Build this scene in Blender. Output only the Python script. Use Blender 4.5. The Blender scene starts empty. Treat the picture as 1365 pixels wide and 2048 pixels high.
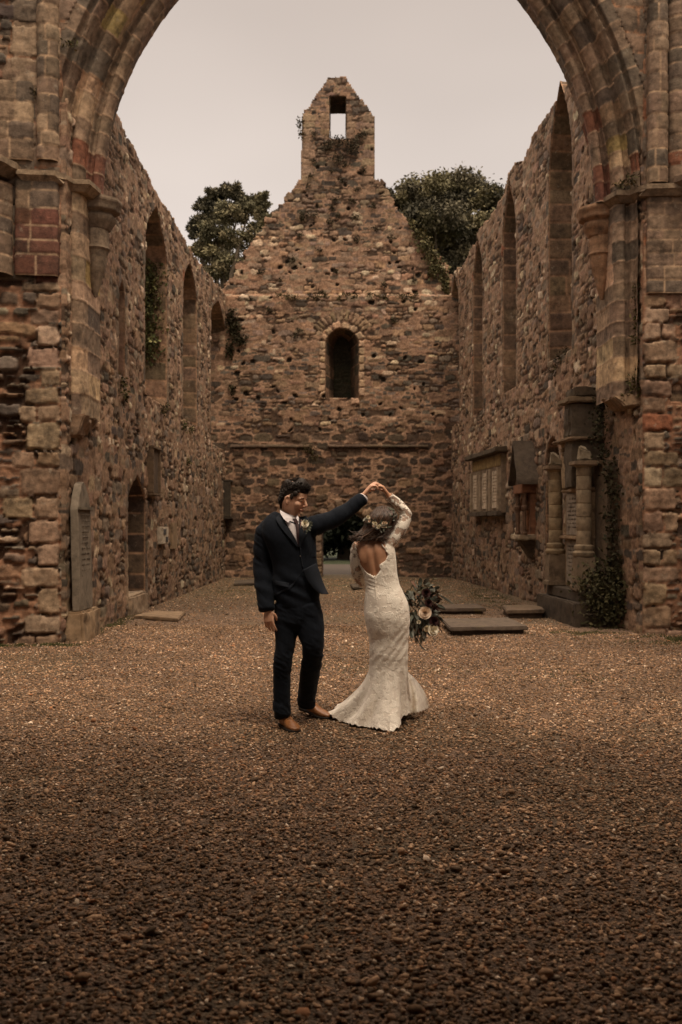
import bpy, bmesh, math, random
import numpy as np
from mathutils import Vector, Matrix, Euler
from mathutils.bvhtree import BVHTree
R = math.radians
scene = bpy.context.scene
COL = scene.collection
# ------------------------------------------------------------------ camera, sky, sun, exposure
F = 1991.0; CX = 680.0; HY = 1045.0; EYE = 1.5
cam = bpy.data.cameras.new('camera'); cam_o = bpy.data.objects.new('camera', cam); COL.objects.link(cam_o)
cam_o.location = (0, 0, EYE); cam_o.rotation_euler = (R(90), 0, 0)
cam.sensor_fit = 'VERTICAL'; cam.sensor_height = 36; cam.sensor_width = 24; cam.lens = 35
cam.shift_x = (682.5 - CX) / 2048; cam.shift_y = (HY - 1024) / 2048
cam.clip_start = .05; cam.clip_end = 2000
cam.dof.use_dof = True; cam.dof.focus_distance = 7.35; cam.dof.aperture_fstop = 3.4
scene.camera = cam_o
world = bpy.data.worlds.new('World'); scene.world = world; world.use_nodes = True
nt = world.node_tree; nt.nodes.clear()
wo = nt.nodes.new('ShaderNodeOutputWorld'); bg1 = nt.nodes.new('ShaderNodeBackground'); bg2 = nt.nodes.new('ShaderNodeBackground')
sky = nt.nodes.new('ShaderNodeTexSky'); sky.sky_type = 'NISHITA'; sky.sun_disc = False
sky.sun_elevation = R(64); sky.sun_rotation = R(150)
add = nt.nodes.new('ShaderNodeAddShader')
tc = nt.nodes.new('ShaderNodeTexCoord'); sp = nt.nodes.new('ShaderNodeSeparateXYZ'); rp = nt.nodes.new('ShaderNodeValToRGB')
nz = nt.nodes.new('ShaderNodeTexNoise'); nz.inputs['Scale'].default_value = 1.6; nz.inputs['Detail'].default_value = 3
mp = nt.nodes.new('ShaderNodeMapping'); mp.inputs['Scale'].default_value = (1, 1, 2.5)
nt.links.new(tc.outputs['Generated'], mp.inputs['Vector']); nt.links.new(mp.outputs['Vector'], nz.inputs['Vector'])
nt.links.new(tc.outputs['Generated'], sp.inputs[0]); nt.links.new(sp.outputs['Z'], rp.inputs[0])
cr = rp.color_ramp; cr.elements[0].position = 0; cr.elements[0].color = (.67, .585, .535, 1)
cr.elements[1].position = 1; cr.elements[1].color = (3.3, 2.76, 2.26, 1)
for p_, c_ in ((.16, (.68, .60, .55)), (.33, (.59, .51, .455)), (.47, (.52, .44, .385)), (.60, (.95, .79, .65))):
    e_ = cr.elements.new(p_); e_.color = (*c_, 1)
mlt = nt.nodes.new('ShaderNodeMix'); mlt.data_type = 'RGBA'; mlt.blend_type = 'MULTIPLY'; mlt.inputs[0].default_value = 1
mr = nt.nodes.new('ShaderNodeMapRange'); mr.inputs['From Min'].default_value = .3; mr.inputs['From Max'].default_value = .7
mr.inputs['To Min'].default_value = .88; mr.inputs['To Max'].default_value = 1.07
nt.links.new(nz.outputs[0], mr.inputs['Value']); nt.links.new(rp.outputs[0], mlt.inputs[6]); nt.links.new(mr.outputs[0], mlt.inputs[7])
nt.links.new(mlt.outputs[2], bg1.inputs[0]); bg1.inputs[1].default_value = .93
nt.links.new(sky.outputs[0], bg2.inputs[0]); bg2.inputs[1].default_value = .004
nt.links.new(bg1.outputs[0], add.inputs[0]); nt.links.new(bg2.outputs[0], add.inputs[1]); nt.links.new(add.outputs[0], wo.inputs[0])
sun = bpy.data.lights.new('sun', 'SUN'); sun.energy = 1.4; sun.angle = R(16); sun.color = (1, .84, .64)
sun_o = bpy.data.objects.new('sun', sun); COL.objects.link(sun_o); sun_o.rotation_euler = (R(26), 0, R(28))
vs = scene.view_settings; vs.view_transform = 'Standard'; vs.look = 'None'; vs.gamma = 1; vs.exposure = .4; vs.use_curve_mapping = False
scene.cycles.use_denoising = True; scene.cycles.max_bounces = 6; scene.cycles.transparent_max_bounces = 12
scene.cycles.use_adaptive_sampling = True
# ------------------------------------------------------------------ helpers
def at(u, v, Y): return np.array([(u - CX) / F * Y, Y, EYE + (HY - v) / F * Y])
def tag(o, label=None, cat=None, group=None, kind=None):
    if label: o['label'] = label
    if cat: o['category'] = cat
    if group: o['group'] = group
    if kind: o['kind'] = kind
    return o
def empty(name, loc=(0, 0, 0), label=None, cat=None, group=None, kind=None):
    o = bpy.data.objects.new(name, None); COL.objects.link(o); o.location = loc; o.empty_display_size = .1
    return tag(o, label, cat, group, kind)
def link(name, me, mat=None, parent=None, smooth=False):
    o = bpy.data.objects.new(name, me); COL.objects.link(o)
    if mat:
        me.materials.clear(); me.materials.append(mat)
    if smooth: me.shade_smooth()
    if parent is not None:
        bpy.context.view_layer.update()
        o.parent = parent; o.matrix_parent_inverse = parent.matrix_world.inverted()
    return o
def mesh_np(V, Fc, col=None):
    """V (n,3); Fc list of arrays (m,3) or (m,4)"""
    if not isinstance(Fc, (list, tuple)): Fc = [Fc]
    Fc = [np.asarray(f, dtype=np.int32) for f in Fc if len(f)]
    me = bpy.data.meshes.new('m'); V = np.asarray(V, dtype=np.float32)
    me.vertices.add(len(V)); me.vertices.foreach_set('co', V.ravel())
    nl = sum(f.size for f in Fc); npoly = sum(len(f) for f in Fc)
    me.loops.add(nl); me.polygons.add(npoly)
    me.loops.foreach_set('vertex_index', np.concatenate([f.ravel() for f in Fc]))
    tot = np.concatenate([np.full(len(f), f.shape[1], dtype=np.int32) for f in Fc])
    st = np.concatenate([[0], np.cumsum(tot)[:-1]]).astype(np.int32)
    me.polygons.foreach_set('loop_start', st)
    me.update(calc_edges=True); me.validate()
    if col is not None:
        c = np.ones((len(V), 4), dtype=np.float32); c[:, :3] = col
        a = me.color_attributes.new('Col', 'FLOAT_COLOR', 'POINT'); a.data.foreach_set('color', c.ravel())
    return me
def from_bm(bm):
    me = bpy.data.meshes.new('m'); bm.to_mesh(me); bm.free(); return me
def setcol(me, col, var=.0, seed=1):
    c = np.ones((len(me.vertices), 4), dtype=np.float32); c[:, :3] = col
    if var:
        c[:, :3] *= (1 + var * np.random.RandomState(seed).uniform(-1, 1, (len(c), 1)))
    a = me.color_attributes.get('Col') or me.color_attributes.new('Col', 'FLOAT_COLOR', 'POINT')
    a.data.foreach_set('color', c.ravel()); return me
_T = np.random.RandomState(77).rand(256, 256)
def vn(x, y, seed=0):
    x = x + seed * 17.31; y = y + seed * 9.17
    ix = np.floor(x).astype(int); iy = np.floor(y).astype(int); fx = x - ix; fy = y - iy
    fx = fx * fx * (3 - 2 * fx); fy = fy * fy * (3 - 2 * fy)
    g = lambda a, b: _T[a & 255, b & 255]
    return (g(ix, iy) * (1 - fx) + g(ix + 1, iy) * fx) * (1 - fy) + (g(ix, iy + 1) * (1 - fx) + g(ix + 1, iy + 1) * fx) * fy
def fbm(x, y, seed=0, o=4):
    s = 0; a = .5; t = 0
    for i in range(o):
        s = s + a * vn(x * 2 ** i, y * 2 ** i, seed + i * 3); t += a; a *= .5
    return s / t
def sm(x): x = np.clip(x, 0, 1); return x * x * (3 - 2 * x)
# ------------------------------------------------------------------ masonry: stones laid out in courses as relief + colour
class Field:
    """relief and colour of a masonry surface over [0,S]x[0,T] metres"""
    def __init__(s, S, T, res, warp=.03, wf=3.0, seed=1, mortar=(.30, .165, .105), mh=0.0):
        s.ns = max(2, int(round(S / res)) + 1); s.nt = max(2, int(round(T / res)) + 1)
        s.s = np.linspace(0, S, s.ns); s.t = np.linspace(0, T, s.nt); s.S, s.T = S, T
        s.X, s.Y = np.meshgrid(s.s, s.t); s.seed = seed
        s.WX = s.X + warp * (2 * fbm(s.X * wf, s.Y * wf, seed) - 1) + warp * .45 * (2 * vn(s.X * wf * 4, s.Y * wf * 4, seed + 9) - 1)
        s.WY = s.Y + warp * (2 * fbm(s.X * wf, s.Y * wf, seed + 20) - 1) + warp * .45 * (2 * vn(s.X * wf * 4, s.Y * wf * 4, seed + 31) - 1)
        s.D = np.full(s.X.shape, 9.0); s.K = s.D.copy(); s.id = np.full(s.X.shape, -1)
        s.cols = []; s.pr = []; s.cen = []; s.mortar = np.array(mortar); s.mh = mh
        s.rng = np.random.RandomState(seed)
    def stone(s, cx, cy, hw, hh, col, prot=.02, p=4.0, rot=0.0, prio=0.0):
        ma = .12 + max(hw, hh)
        ds = s.s[1] - s.s[0]; dt = s.t[1] - s.t[0]
        i0 = max(0, int((cx - ma) / ds)); i1 = min(s.ns, int((cx + ma) / ds) + 2)
        j0 = max(0, int((cy - ma) / dt)); j1 = min(s.nt, int((cy + ma) / dt) + 2)
        if i0 >= i1 or j0 >= j1: return
        dx = s.WX[j0:j1, i0:i1] - cx; dy = s.WY[j0:j1, i0:i1] - cy
        if rot: c, n = math.cos(rot), math.sin(rot); dx, dy = dx * c + dy * n, dy * c - dx * n
        d = (np.abs(dx / hw) ** p + np.abs(dy / hh) ** p) ** (1 / p)
        key = d - 10 * prio * (d < 1.05); w = s.K[j0:j1, i0:i1]; m = key < w
        w[m] = key[m]; s.D[j0:j1, i0:i1][m] = d[m]; k = len(s.cols); s.id[j0:j1, i0:i1][m] = k
        s.cols.append(col); s.pr.append(prot); s.cen.append((cx, cy))
    def finish(s, depth=.02, rough=.006, edge=.15, colvar=.25, pfun=None, pit=0.0):
        s.pit = pit
        inside = s.D < 1.0
        ids = np.where(s.id < 0, 0, s.id)
        cols = np.array(s.cols) if s.cols else np.zeros((1, 3)); pr = np.array(s.pr) if s.pr else np.zeros(1)
        k = sm((1.0 - s.D) / edge); 
        n1 = fbm(s.X * 14, s.Y * 14, s.seed + 3, 3); n2 = fbm(s.X * 3, s.Y * 3, s.seed + 5, 3)
        s.h = k * pr[ids] + rough * (2 * n1 - 1) + (1 - k) * s.mh
        s.h += .012 * (2 * n2 - 1) * (depth / .02)
        C = cols[ids] * (1 + colvar * (2 * n1 - 1) + .25 * (2 * n2 - 1))[..., None]
        n3 = fbm(s.X * 9, s.Y * 9, s.seed + 8, 3)[..., None]
        M = s.mortar * (1 + .35 * (2 * n3 - 1))
        kk = sm((1.02 - s.D) / .06)[..., None]
        # joints that have lost their mortar: deep dark gaps
        pit = sm((fbm(s.X * 3.1, s.Y * 4.3, s.seed + 14, 3) - .50) / .07) * (s.D > .95); s.h -= pit * s.pit; M = M * (1 - .72 * pit * (s.pit > 0))[..., None]
        s.col = np.clip(M * (1 - kk) + C * kk, .004, .9)
        if pfun: pfun(s)
        return s
def rubble(f, hrange=(.09, .26), wr=(1.0, 2.6), gap=.022, pal=None, prot=(.004, .03), p=(2.6, 5), region=None, split=.25, skip=.04, s0=0, s1=None):
    r = f.rng; t = -.05; s1 = f.S if s1 is None else s1
    while t < f.T + .05:
        h = r.uniform(*hrange); s_ = s0 - r.uniform(0, .3)
        while s_ < s1 + .05:
            w = min(h * r.uniform(*wr), .62); cx = s_ + w / 2; cy = t + h / 2 + r.uniform(-.02, .02)
            if region is None or region(cx, cy):
                if r.rand() > skip:
                    nsp = 1
                    if r.rand() < split and h > .13: nsp = r.choice([2, 3] if h > .19 else [2])
                    hh = h / nsp
                    for q in range(nsp):
                        ww = w * (r.uniform(.75, 1) if nsp > 1 else 1)
                        g = gap * r.uniform(.6, 1.7)
                        f.stone(cx + (w - ww) * r.uniform(-.5, .5), t + (q + .5) * hh + (cy - t - h / 2), max(.02, ww / 2 - g / 2), max(.014, hh / 2 * r.uniform(.86, 1.04) - g / 2),
                                pal(cx, cy, r), r.uniform(*prot), r.uniform(*p), r.uniform(-.09, .09))
            s_ += w
        t += h * .97
def ashlar(f, h=(.24, .34), w=(.35, .7), gap=.012, pal=None, prot=(.008, .016), p=14, region=None, s0=0, s1=None, t0=0, t1=None, prio=0.0, vert=False):
    """squared blocks in level courses between s0..s1, t0..t1 (vert: courses run along s)"""
    r = f.rng; s1 = f.S if s1 is None else s1; t1 = f.T if t1 is None else t1
    a, b, c, d = (t0, t1, s0, s1) if not vert else (s0, s1, t0, t1)
    q = a
    while q < b - .02:
        hh = r.uniform(*h)
        if q + hh > b - .08: hh = b - q
        x = c
        while x < d - .01:
            ww = r.uniform(*w)
            if x + ww > d - w[0] * .45: ww = d - x
            cx, cy = (x + ww / 2, q + hh / 2) if not vert else (q + hh / 2, x + ww / 2)
            hx, hy = (ww / 2, hh / 2) if not vert else (hh / 2, ww / 2)
            if region is None or region(cx, cy):
                f.stone(cx, cy, hx - gap / 2, hy - gap / 2, pal(cx, cy, r), r.uniform(*prot), p, 0, prio)
            x += ww
        q += hh
def grid_faces(nt, ns, mask=None):
    i = np.arange(nt * ns).reshape(nt, ns)
    q = np.stack([i[:-1, :-1], i[:-1, 1:], i[1:, 1:], i[1:, :-1]], -1)
    if mask is None: return q.reshape(-1, 4)
    return q[mask]
def normals(P, sign=1):
    ds = np.gradient(P, axis=1); dt = np.gradient(P, axis=0); n = np.cross(ds, dt)
    n /= np.linalg.norm(n, axis=-1, keepdims=True) + 1e-12; return n * sign
def surf(name, f, mapf, sign, mat, parent, mask=None, back=None, close=False):
    """surface from a Field. mapf(X,Y)->P. mask(X,Y, f)->bool per cell. back: vector added to make a solid wall"""
    P = mapf(f.X, f.Y); N = normals(P, sign); V = P + N * f.h[..., None]
    cm = None
    if mask is not None:
        cxs = (f.X[:-1, :-1] + f.X[1:, 1:]) / 2; cys = (f.Y[:-1, :-1] + f.Y[1:, 1:]) / 2
        cm = mask(cxs, cys, f)
    q = grid_faces(f.nt, f.ns, cm)
    if sign < 0: q = q[:, ::-1]
    V = V.reshape(-1, 3); C = f.col.reshape(-1, 3); faces = [q]
    if back is not None:
        e = np.concatenate([q[:, [0, 1]], q[:, [1, 2]], q[:, [2, 3]], q[:, [3, 0]]])
        n = len(V); key = e[:, 0].astype(np.int64) * n + e[:, 1]; rkey = e[:, 1].astype(np.int64) * n + e[:, 0]
        be = e[~np.isin(key, rkey)]
        B = P.reshape(-1, 3) + np.asarray(back)
        V = np.concatenate([V, B]); C = np.concatenate([C, C])
        side = np.stack([be[:, 1], be[:, 0], be[:, 0] + n, be[:, 1] + n], -1)
        faces += [side, q[:, ::-1] + n]
    used = np.zeros(len(V), bool)
    for a in faces: used[a.ravel()] = True
    rm = np.cumsum(used) - 1; V = V[used]; C = C[used]; faces = [rm[a] for a in faces]
    me = mesh_np(V, faces, C)
    return link(name, me, mat, parent, smooth=True)
def jit(c, r, a=.18, h=.05):
    k = 1 + r.uniform(-a, a); return np.clip(np.array(c) * k * (1 + r.uniform(-h, h, 3)), .005, .9)
def pick(r, table):
    w = np.array([t[0] for t in table], float); k = r.choice(len(table), p=w / w.sum()); return table[k][1]
# ------------------------------------------------------------------ materials
def mat(name): 
    m = bpy.data.materials.new(name); m.use_nodes = True; return m, m.node_tree, m.node_tree.nodes['Principled BSDF']
def nd(t, typ, **kw):
    n = t.nodes.new(typ)
    for k, v in kw.items():
        if k in n.inputs: n.inputs[k].default_value = v
        else: setattr(n, k, v)
    return n
def m_attr(name, rough=.92, bscale=60, bstr=.5, bdist=.01, var=.5, nscale=25, stain=None, spec=.25, tint=None):
    """colour from the stones' own 'Col' attribute, with fine grain, pitting and lichen"""
    m, t, b = mat(name); L = t.links.new
    a = nd(t, 'ShaderNodeAttribute', attribute_name='Col'); tc = nd(t, 'ShaderNodeTexCoord')
    n = nd(t, 'ShaderNodeTexNoise', Scale=nscale, Detail=5.0, Roughness=.65); L(tc.outputs['Object'], n.inputs['Vector'])
    r = nd(t, 'ShaderNodeMapRange'); r.inputs['From Min'].default_value = .25; r.inputs['From Max'].default_value = .75
    r.inputs['To Min'].default_value = 1 - var; r.inputs['To Max'].default_value = 1 + var; L(n.outputs[0], r.inputs['Value'])
    x = nd(t, 'ShaderNodeMix', data_type='RGBA', blend_type='MULTIPLY'); x.inputs[0].default_value = 1
    L(a.outputs['Color'], x.inputs[6]); L(r.outputs[0], x.inputs[7]); out = x.outputs[2]
    if tint:
        w = nd(t, 'ShaderNodeMix', data_type='RGBA', blend_type='MULTIPLY'); w.inputs[0].default_value = 1; L(out, w.inputs[6]); w.inputs[7].default_value = (*tint, 1); out = w.outputs[2]
    if stain:
        for sc, lo, hi, colr, amt in stain:
            n2 = nd(t, 'ShaderNodeTexNoise', Scale=sc, Detail=6.0, Roughness=.7); L(tc.outputs['Object'], n2.inputs['Vector'])
            r2 = nd(t, 'ShaderNodeMapRange'); r2.inputs['From Min'].default_value = lo; r2.inputs['From Max'].default_value = hi
            r2.inputs['To Max'].default_value = amt; L(n2.outputs[0], r2.inputs['Value'])
            y = nd(t, 'ShaderNodeMix', data_type='RGBA'); L(r2.outputs[0], y.inputs[0]); L(out, y.inputs[6]); y.inputs[7].default_value = (*colr, 1); out = y.outputs[2]
    L(out, b.inputs['Base Color']); b.inputs['Roughness'].default_value = rough; b.inputs['Specular IOR Level'].default_value = spec
    n3 = nd(t, 'ShaderNodeTexNoise', Scale=bscale, Detail=6.0, Roughness=.7); L(tc.outputs['Object'], n3.inputs['Vector'])
    bp = nd(t, 'ShaderNodeBump', Strength=bstr, Distance=bdist); L(n3.outputs[0], bp.inputs['Height']); L(bp.outputs[0], b.inputs['Normal'])
    return m
def m_plain(name, col, rough=.7, var=.25, nscale=30, bstr=.3, bdist=.004, spec=.3, sheen=0, bscale=None, stain=None):
    m = m_attr(name, rough, bscale or nscale * 2, bstr, bdist, var, nscale, stain, spec)
    t = m.node_tree; a = [n for n in t.nodes if n.type == 'ATTRIBUTE'][0]
    x = [l for l in t.links if l.from_node == a][0]; s = x.to_socket; t.links.remove(x); s.default_value = (*col, 1)
    if sheen: t.nodes['Principled BSDF'].inputs['Sheen Weight'].default_value = sheen
    return m
MOSS = (.045, .05, .018); SOOT = (.03, .022, .017); LICH = (.42, .36, .27)
EARTH = (.98, .89, .775)
M_rub = m_attr('rubble_masonry', tint=EARTH, bscale=45, bstr=.7, bdist=.012, var=.55, nscale=20, stain=[(2.2, .56, .72, SOOT, .6), (9, .68, .74, LICH, .6), (1.3, .62, .72, MOSS, .5)])
M_ash = m_attr('dressed_sandstone', tint=EARTH, bscale=45, bstr=.8, bdist=.012, var=.5, nscale=12, stain=[(4.5, .50, .66, SOOT, .62), (7, .60, .72, LICH, .5), (1.7, .62, .74, MOSS, .2)])
M_tomb = m_attr('weathered_tomb_stone', tint=(.86, .79, .68), bscale=40, bstr=.5, bdist=.006, var=.4, nscale=10, stain=[(4, .52, .66, SOOT, .6), (14, .66, .74, (.3, .27, .2), .6), (3, .6, .7, (.12, .09, .02), .5)])
M_leaf = m_attr('leaves', rough=.75, bstr=0, var=.2, nscale=4, spec=.12)
# ------------------------------------------------------------------ the abbey walls
DK = (.085, .072, .062); MD = (.20, .135, .095); PK = (.34, .205, .14); GY = (.17, .145, .125); LT = (.46, .36, .27); RD = (.24, .11, .07); BF = (.40, .285, .19); YL = (.40, .29, .12)
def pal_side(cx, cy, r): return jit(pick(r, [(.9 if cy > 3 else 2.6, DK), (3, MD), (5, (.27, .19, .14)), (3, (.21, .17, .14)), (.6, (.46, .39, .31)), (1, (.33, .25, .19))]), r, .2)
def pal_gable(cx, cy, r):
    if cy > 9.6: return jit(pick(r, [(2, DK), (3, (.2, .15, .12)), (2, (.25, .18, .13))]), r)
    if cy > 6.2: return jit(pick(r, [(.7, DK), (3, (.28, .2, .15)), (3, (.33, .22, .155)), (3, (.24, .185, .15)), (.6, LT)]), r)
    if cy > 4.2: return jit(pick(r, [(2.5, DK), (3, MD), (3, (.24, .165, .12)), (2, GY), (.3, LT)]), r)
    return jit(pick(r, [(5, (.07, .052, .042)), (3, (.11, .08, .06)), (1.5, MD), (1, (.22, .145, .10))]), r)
def pal_pier(cx, cy, r): return jit(pick(r, [(4, (.10, .085, .075)), (3, (.17, .13, .10)), (2, (.24, .16, .11)), (2, (.21, .185, .155)), (.5, LT)]), r)
def pal_ash(cx, cy, r): return jit(pick(r, [(4, (.20, .15, .115)), (3, (.25, .185, .14)), (2.5, (.14, .115, .095)), (1.0, (.30, .23, .17)), (.18, RD)]), r, .16, .025)
def pal_lightash(cx, cy, r): return jit(pick(r, [(4, (.44, .325, .23)), (3, (.46, .34, .24)), (.5, (.36, .27, .13)), (2, (.34, .25, .18)), (.25, RD)]), r, .15)
def pal_quoin(cx, cy, r): return jit(pick(r, [(4, (.29, .215, .16)), (3, (.23, .17, .125)), (2, (.34, .26, .195)), (.3, RD)]), r, .15)
XL0, YL0, XL1, YL1 = -3.42, 12.4, -3.12, 27.2
XR0, YR0, XR1, YR1 = 4.04, 13.32, 3.05, 27.2
def wall_xy(side, Y):
    a = (XL0, YL0, XL1, YL1) if side < 0 else (XR0, YR0, XR1, YR1)
    return a[0] + (a[2] - a[0]) * (Y - a[1]) / (a[3] - a[1])
def wpt(side, u, v):
    """where the nave wall's face is seen at (u, v): distance Y and height"""
    xa, ya, xb, yb = (XL0, YL0, XL1, YL1) if side < 0 else (XR0, YR0, XR1, YR1)
    k = (xb - xa) / (yb - ya); Y = (xa - k * ya) / ((u - CX) / F - k)
    return Y, EYE + (HY - v) / F * Y
def opening(sc, hw, z0, zs, za):
    return dict(sc=sc, hw=hw, z0=z0, zs=zs, za=za)
def hwz(o, z):
    q = np.clip((z - o['zs']) / max(1e-3, o['za'] - o['zs']), 0, 1)
    return o['hw'] * np.where(z <= o['zs'], 1.0, (1 - q ** 2) ** .5 if o.get('round') else (1 - q ** 1.7))
def in_open(o, S, Z, grow=0):
    return (np.abs(S - o['sc']) < hwz(o, Z) + grow) & (Z > o['z0'] - grow) & (Z < o['za'] + grow)
def outline(o, n=10):
    zz = np.linspace(o['zs'], o['za'], n); hh = hwz(o, zz)
    pts = [(o['sc'] - o['hw'], o['z0'])] + [(o['sc'] - h, z) for h, z in zip(hh, zz)]
    pts += [(o['sc'] + h, z) for h, z in zip(hh[::-1][1:], zz[::-1][1:])] + [(o['sc'] + o['hw'], o['z0']), (o['sc'] - o['hw'], o['z0'])]
    return np.array(pts)
def resample(pts, X):
    d = np.concatenate([[0], np.cumsum(np.linalg.norm(np.diff(pts, axis=0), axis=1))])
    return np.stack([np.interp(X, d, pts[:, k]) for k in range(pts.shape[1])], -1), d[-1]
def reveal(name, o, base, depth_vec, depth, parent, pal, sign, seed, splay=.12, h=(.26, .36), w=(.3, .6), res=.03, inset=.012, M=None):
    """jambs, arch and sill of an opening; base(s,z)->xyz on the wall face"""
    pts = outline(o); _, L = resample(pts, np.zeros(1))
    f = Field(L, depth, res, warp=.008, wf=4, seed=seed, mortar=(.34, .22, .15)); ashlar(f, h, w, .016, pal, vert=True, prot=(.004, .012)); f.finish(rough=.004, edge=.12)
    cz = (o['z0'] + o['zs']) / 2
    def mp_(X, Y):
        p, _ = resample(pts, X); s = p[..., 0]; z = p[..., 1]
        k = 1 - splay * (Y / depth); s = o['sc'] + (s - o['sc']) * (k - inset); z = cz + (z - cz) * (1 - .04 * Y / depth - inset * .4)
        return base(s, z) + np.asarray(depth_vec) * (Y / depth)[..., None]
    return surf(name, f, mp_, sign, M or M_ash, parent)
def top_by_stone(f, S, Z, topf, rag=.06, am=.10):
    ids = f.id[:-1, :-1]; cen = np.array(f.cen); c = cen[np.where(ids < 0, 0, ids)]
    useS = np.where((ids < 0) | (np.asarray(am) < .05), S, .55 * c[..., 0] + .45 * S); useZ = np.where(ids < 0, Z + rag, .45 * c[..., 1] + .55 * Z) + am * (fbm(S * 4, Z * 4, 71, 3) - .5)
    return useZ < topf(useS)
def nave_wall(side):
    xa, ya, xb, yb = (XL0, YL0, XL1, YL1) if side < 0 else (XR0, YR0, XR1, YR1)
    nm = 'nave_wall'
    lab = 'ruined rubble nave wall on the left with tall lancet windows and an arched doorway' if side < 0 else 'tall broken rubble nave wall on the right behind the columned monument'
    root = empty(nm, (wall_xy(side, 20), 20, 0), lab, 'wall', 'side walls of the roofless nave')
    S = yb - ya; T = 8.9; Z0 = -.08
    f = Field(S, T, .024, warp=.04, wf=2.6, seed=11 if side < 0 else 23, mortar=(.29, .20, .145), mh=.008)
    ops = []
    W = [(237, 250, 555, 600, 752), (290, 334, 405, 505, 802), (366, 394, 520, 590, 845), (422, 452, 596, 650, 895)] if side < 0 else \
        [(1098, 1145, 146, 330, 712), (1006, 1033, 352, 470, 780), (947, 966, 470, 555, 825), (901, 919, 545, 620, 850)]
    for (u0, u1, va, vs_, vb) in W:
        Ya, _ = wpt(side, u0, va); Yb, _ = wpt(side, u1, va); um = (u0 + u1) / 2
        Ym, za = wpt(side, (u0 * .6 + u1 * .4) if side < 0 else (u0 * .4 + u1 * .6), va); _, zs = wpt(side, um, vs_); _, z0 = wpt(side, um, vb)
        lo, hi = min(Ya, Yb), max(Ya, Yb)
        ops.append(opening((lo + hi) / 2 - ya, (hi - lo) / 2, z0 - Z0, zs - Z0, za - Z0))
    if side < 0:  # doorway with a worn sill
        Ya, _ = wpt(side, 256, 950); Yb, _ = wpt(side, 291, 950); _, za = wpt(side, 268, 950); _, z0 = wpt(side, 285, 1210)
        ops.append(opening((Ya + Yb) / 2 - ya, (Yb - Ya) / 2, .30, za - Z0 - .42, za - Z0)); 
        tops = [(120, 200), (235, 232), (255, 272), (285, 332), (300, 360), (320, 398), (340, 425), (356, 455), (372, 485), (400, 530), (430, 565), (452, 590)]
    else:
        Ya, _ = wpt(side, 1120, 880); Yb, _ = wpt(side, 1092, 880); _, za = wpt(side, 1105, 874)
        ops.append(dict(opening((Ya + Yb) / 2 - ya, abs(Yb - Ya) / 2, .3, za - Z0 - .5, za - Z0), round=True, blind=True))
        tops = [(1300, 60), (1200, 110), (1128, 138), (1110, 160), (1096, 200), (1086, 232), (1068, 262), (1060, 292), (1045, 325), (1027, 330), (1018, 346), (1010, 385), (990, 420), (975, 445), (960, 456), (953, 482), (940, 505), (925, 532), (910, 542), (905, 560)]
    tp = np.array([(lambda a: (a[0] - ya, a[1] - Z0))(wpt(side, *p)) for p in tops]); tp = tp[np.argsort(tp[:, 0])]
    topf = lambda s: np.interp(s, tp[:, 0], tp[:, 1])
    # dressed edge stones round each opening, then random rubble
    for o in ops:
        z = o['z0']
        while z < o['za'] - .1:
            h = f.rng.uniform(.2, .32); hw = float(hwz(o, np.array(z + h / 2)))
            for sg in (-1, 1):
                w = f.rng.uniform(.10, .2) if side < 0 else f.rng.uniform(.06, .14)
                f.stone(o['sc'] + sg * (hw + w / 2), z + h / 2, w / 2, h / 2 - .008, pal_ash(0, 0, f.rng), .012, 8, 0, .25)
            z += h
    low = 3.0
    for q in range(190):   # shallow dents, coloured near black for the shade inside small holes
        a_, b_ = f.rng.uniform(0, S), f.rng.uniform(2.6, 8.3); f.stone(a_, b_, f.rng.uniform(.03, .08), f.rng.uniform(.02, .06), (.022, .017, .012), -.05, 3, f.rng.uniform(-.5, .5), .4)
    for q in range(170):   # pale lichened stones
        a_, b_ = f.rng.uniform(0, S), f.rng.uniform(2.0, 8.3); f.stone(a_, b_, f.rng.uniform(.02, .075), f.rng.uniform(.025, .07), jit((.50, .43, .34), f.rng, .25), .03, 5, 0, .3)
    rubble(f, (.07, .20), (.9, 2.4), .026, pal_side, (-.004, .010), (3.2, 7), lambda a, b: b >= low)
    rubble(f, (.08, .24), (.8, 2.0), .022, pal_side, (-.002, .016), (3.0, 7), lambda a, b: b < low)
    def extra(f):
        # the walling gets darker towards the foot
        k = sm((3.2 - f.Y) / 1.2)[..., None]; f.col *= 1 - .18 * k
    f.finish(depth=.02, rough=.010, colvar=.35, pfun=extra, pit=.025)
    base = lambda s, z: np.stack([wall_xy(side, s + ya), s + ya, z + Z0], -1)
    def mask(s, z, f):
        m = top_by_stone(f, s, z, topf)
        for o in ops: m &= ~in_open(o, s, z)
        return m
    back = (side * 1.15, 0, 0)
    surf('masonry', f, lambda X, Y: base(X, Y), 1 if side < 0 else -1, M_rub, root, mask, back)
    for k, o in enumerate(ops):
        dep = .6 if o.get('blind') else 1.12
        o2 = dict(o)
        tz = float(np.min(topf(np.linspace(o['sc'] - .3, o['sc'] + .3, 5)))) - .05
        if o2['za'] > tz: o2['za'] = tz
        reveal('window_reveal' if o['z0'] > 1.5 else 'door_reveal', o2, base, (side * dep, 0, 0), dep, root, (lambda a, b, r: jit(pick(r, [(3, (.055, .04, .03)), (1, (.10, .07, .05))]), r)) if (side < 0 and k == 4) else (lambda a, b, r: jit(pick(r, [(3, (.13, .09, .065)), (3, (.17, .12, .085)), (1, (.22, .15, .10))]), r)) if side > 0 else (lambda a, b, r: jit(pick(r, [(3, (.20, .14, .10)), (3, (.13, .095, .07)), (1.5, (.26, .18, .13))]), r)), -1 if side < 0 else 1, 100 + k + side * 7, M=M_ash)  # left door jambs coloured near black to stand for the shade of the recess
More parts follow.
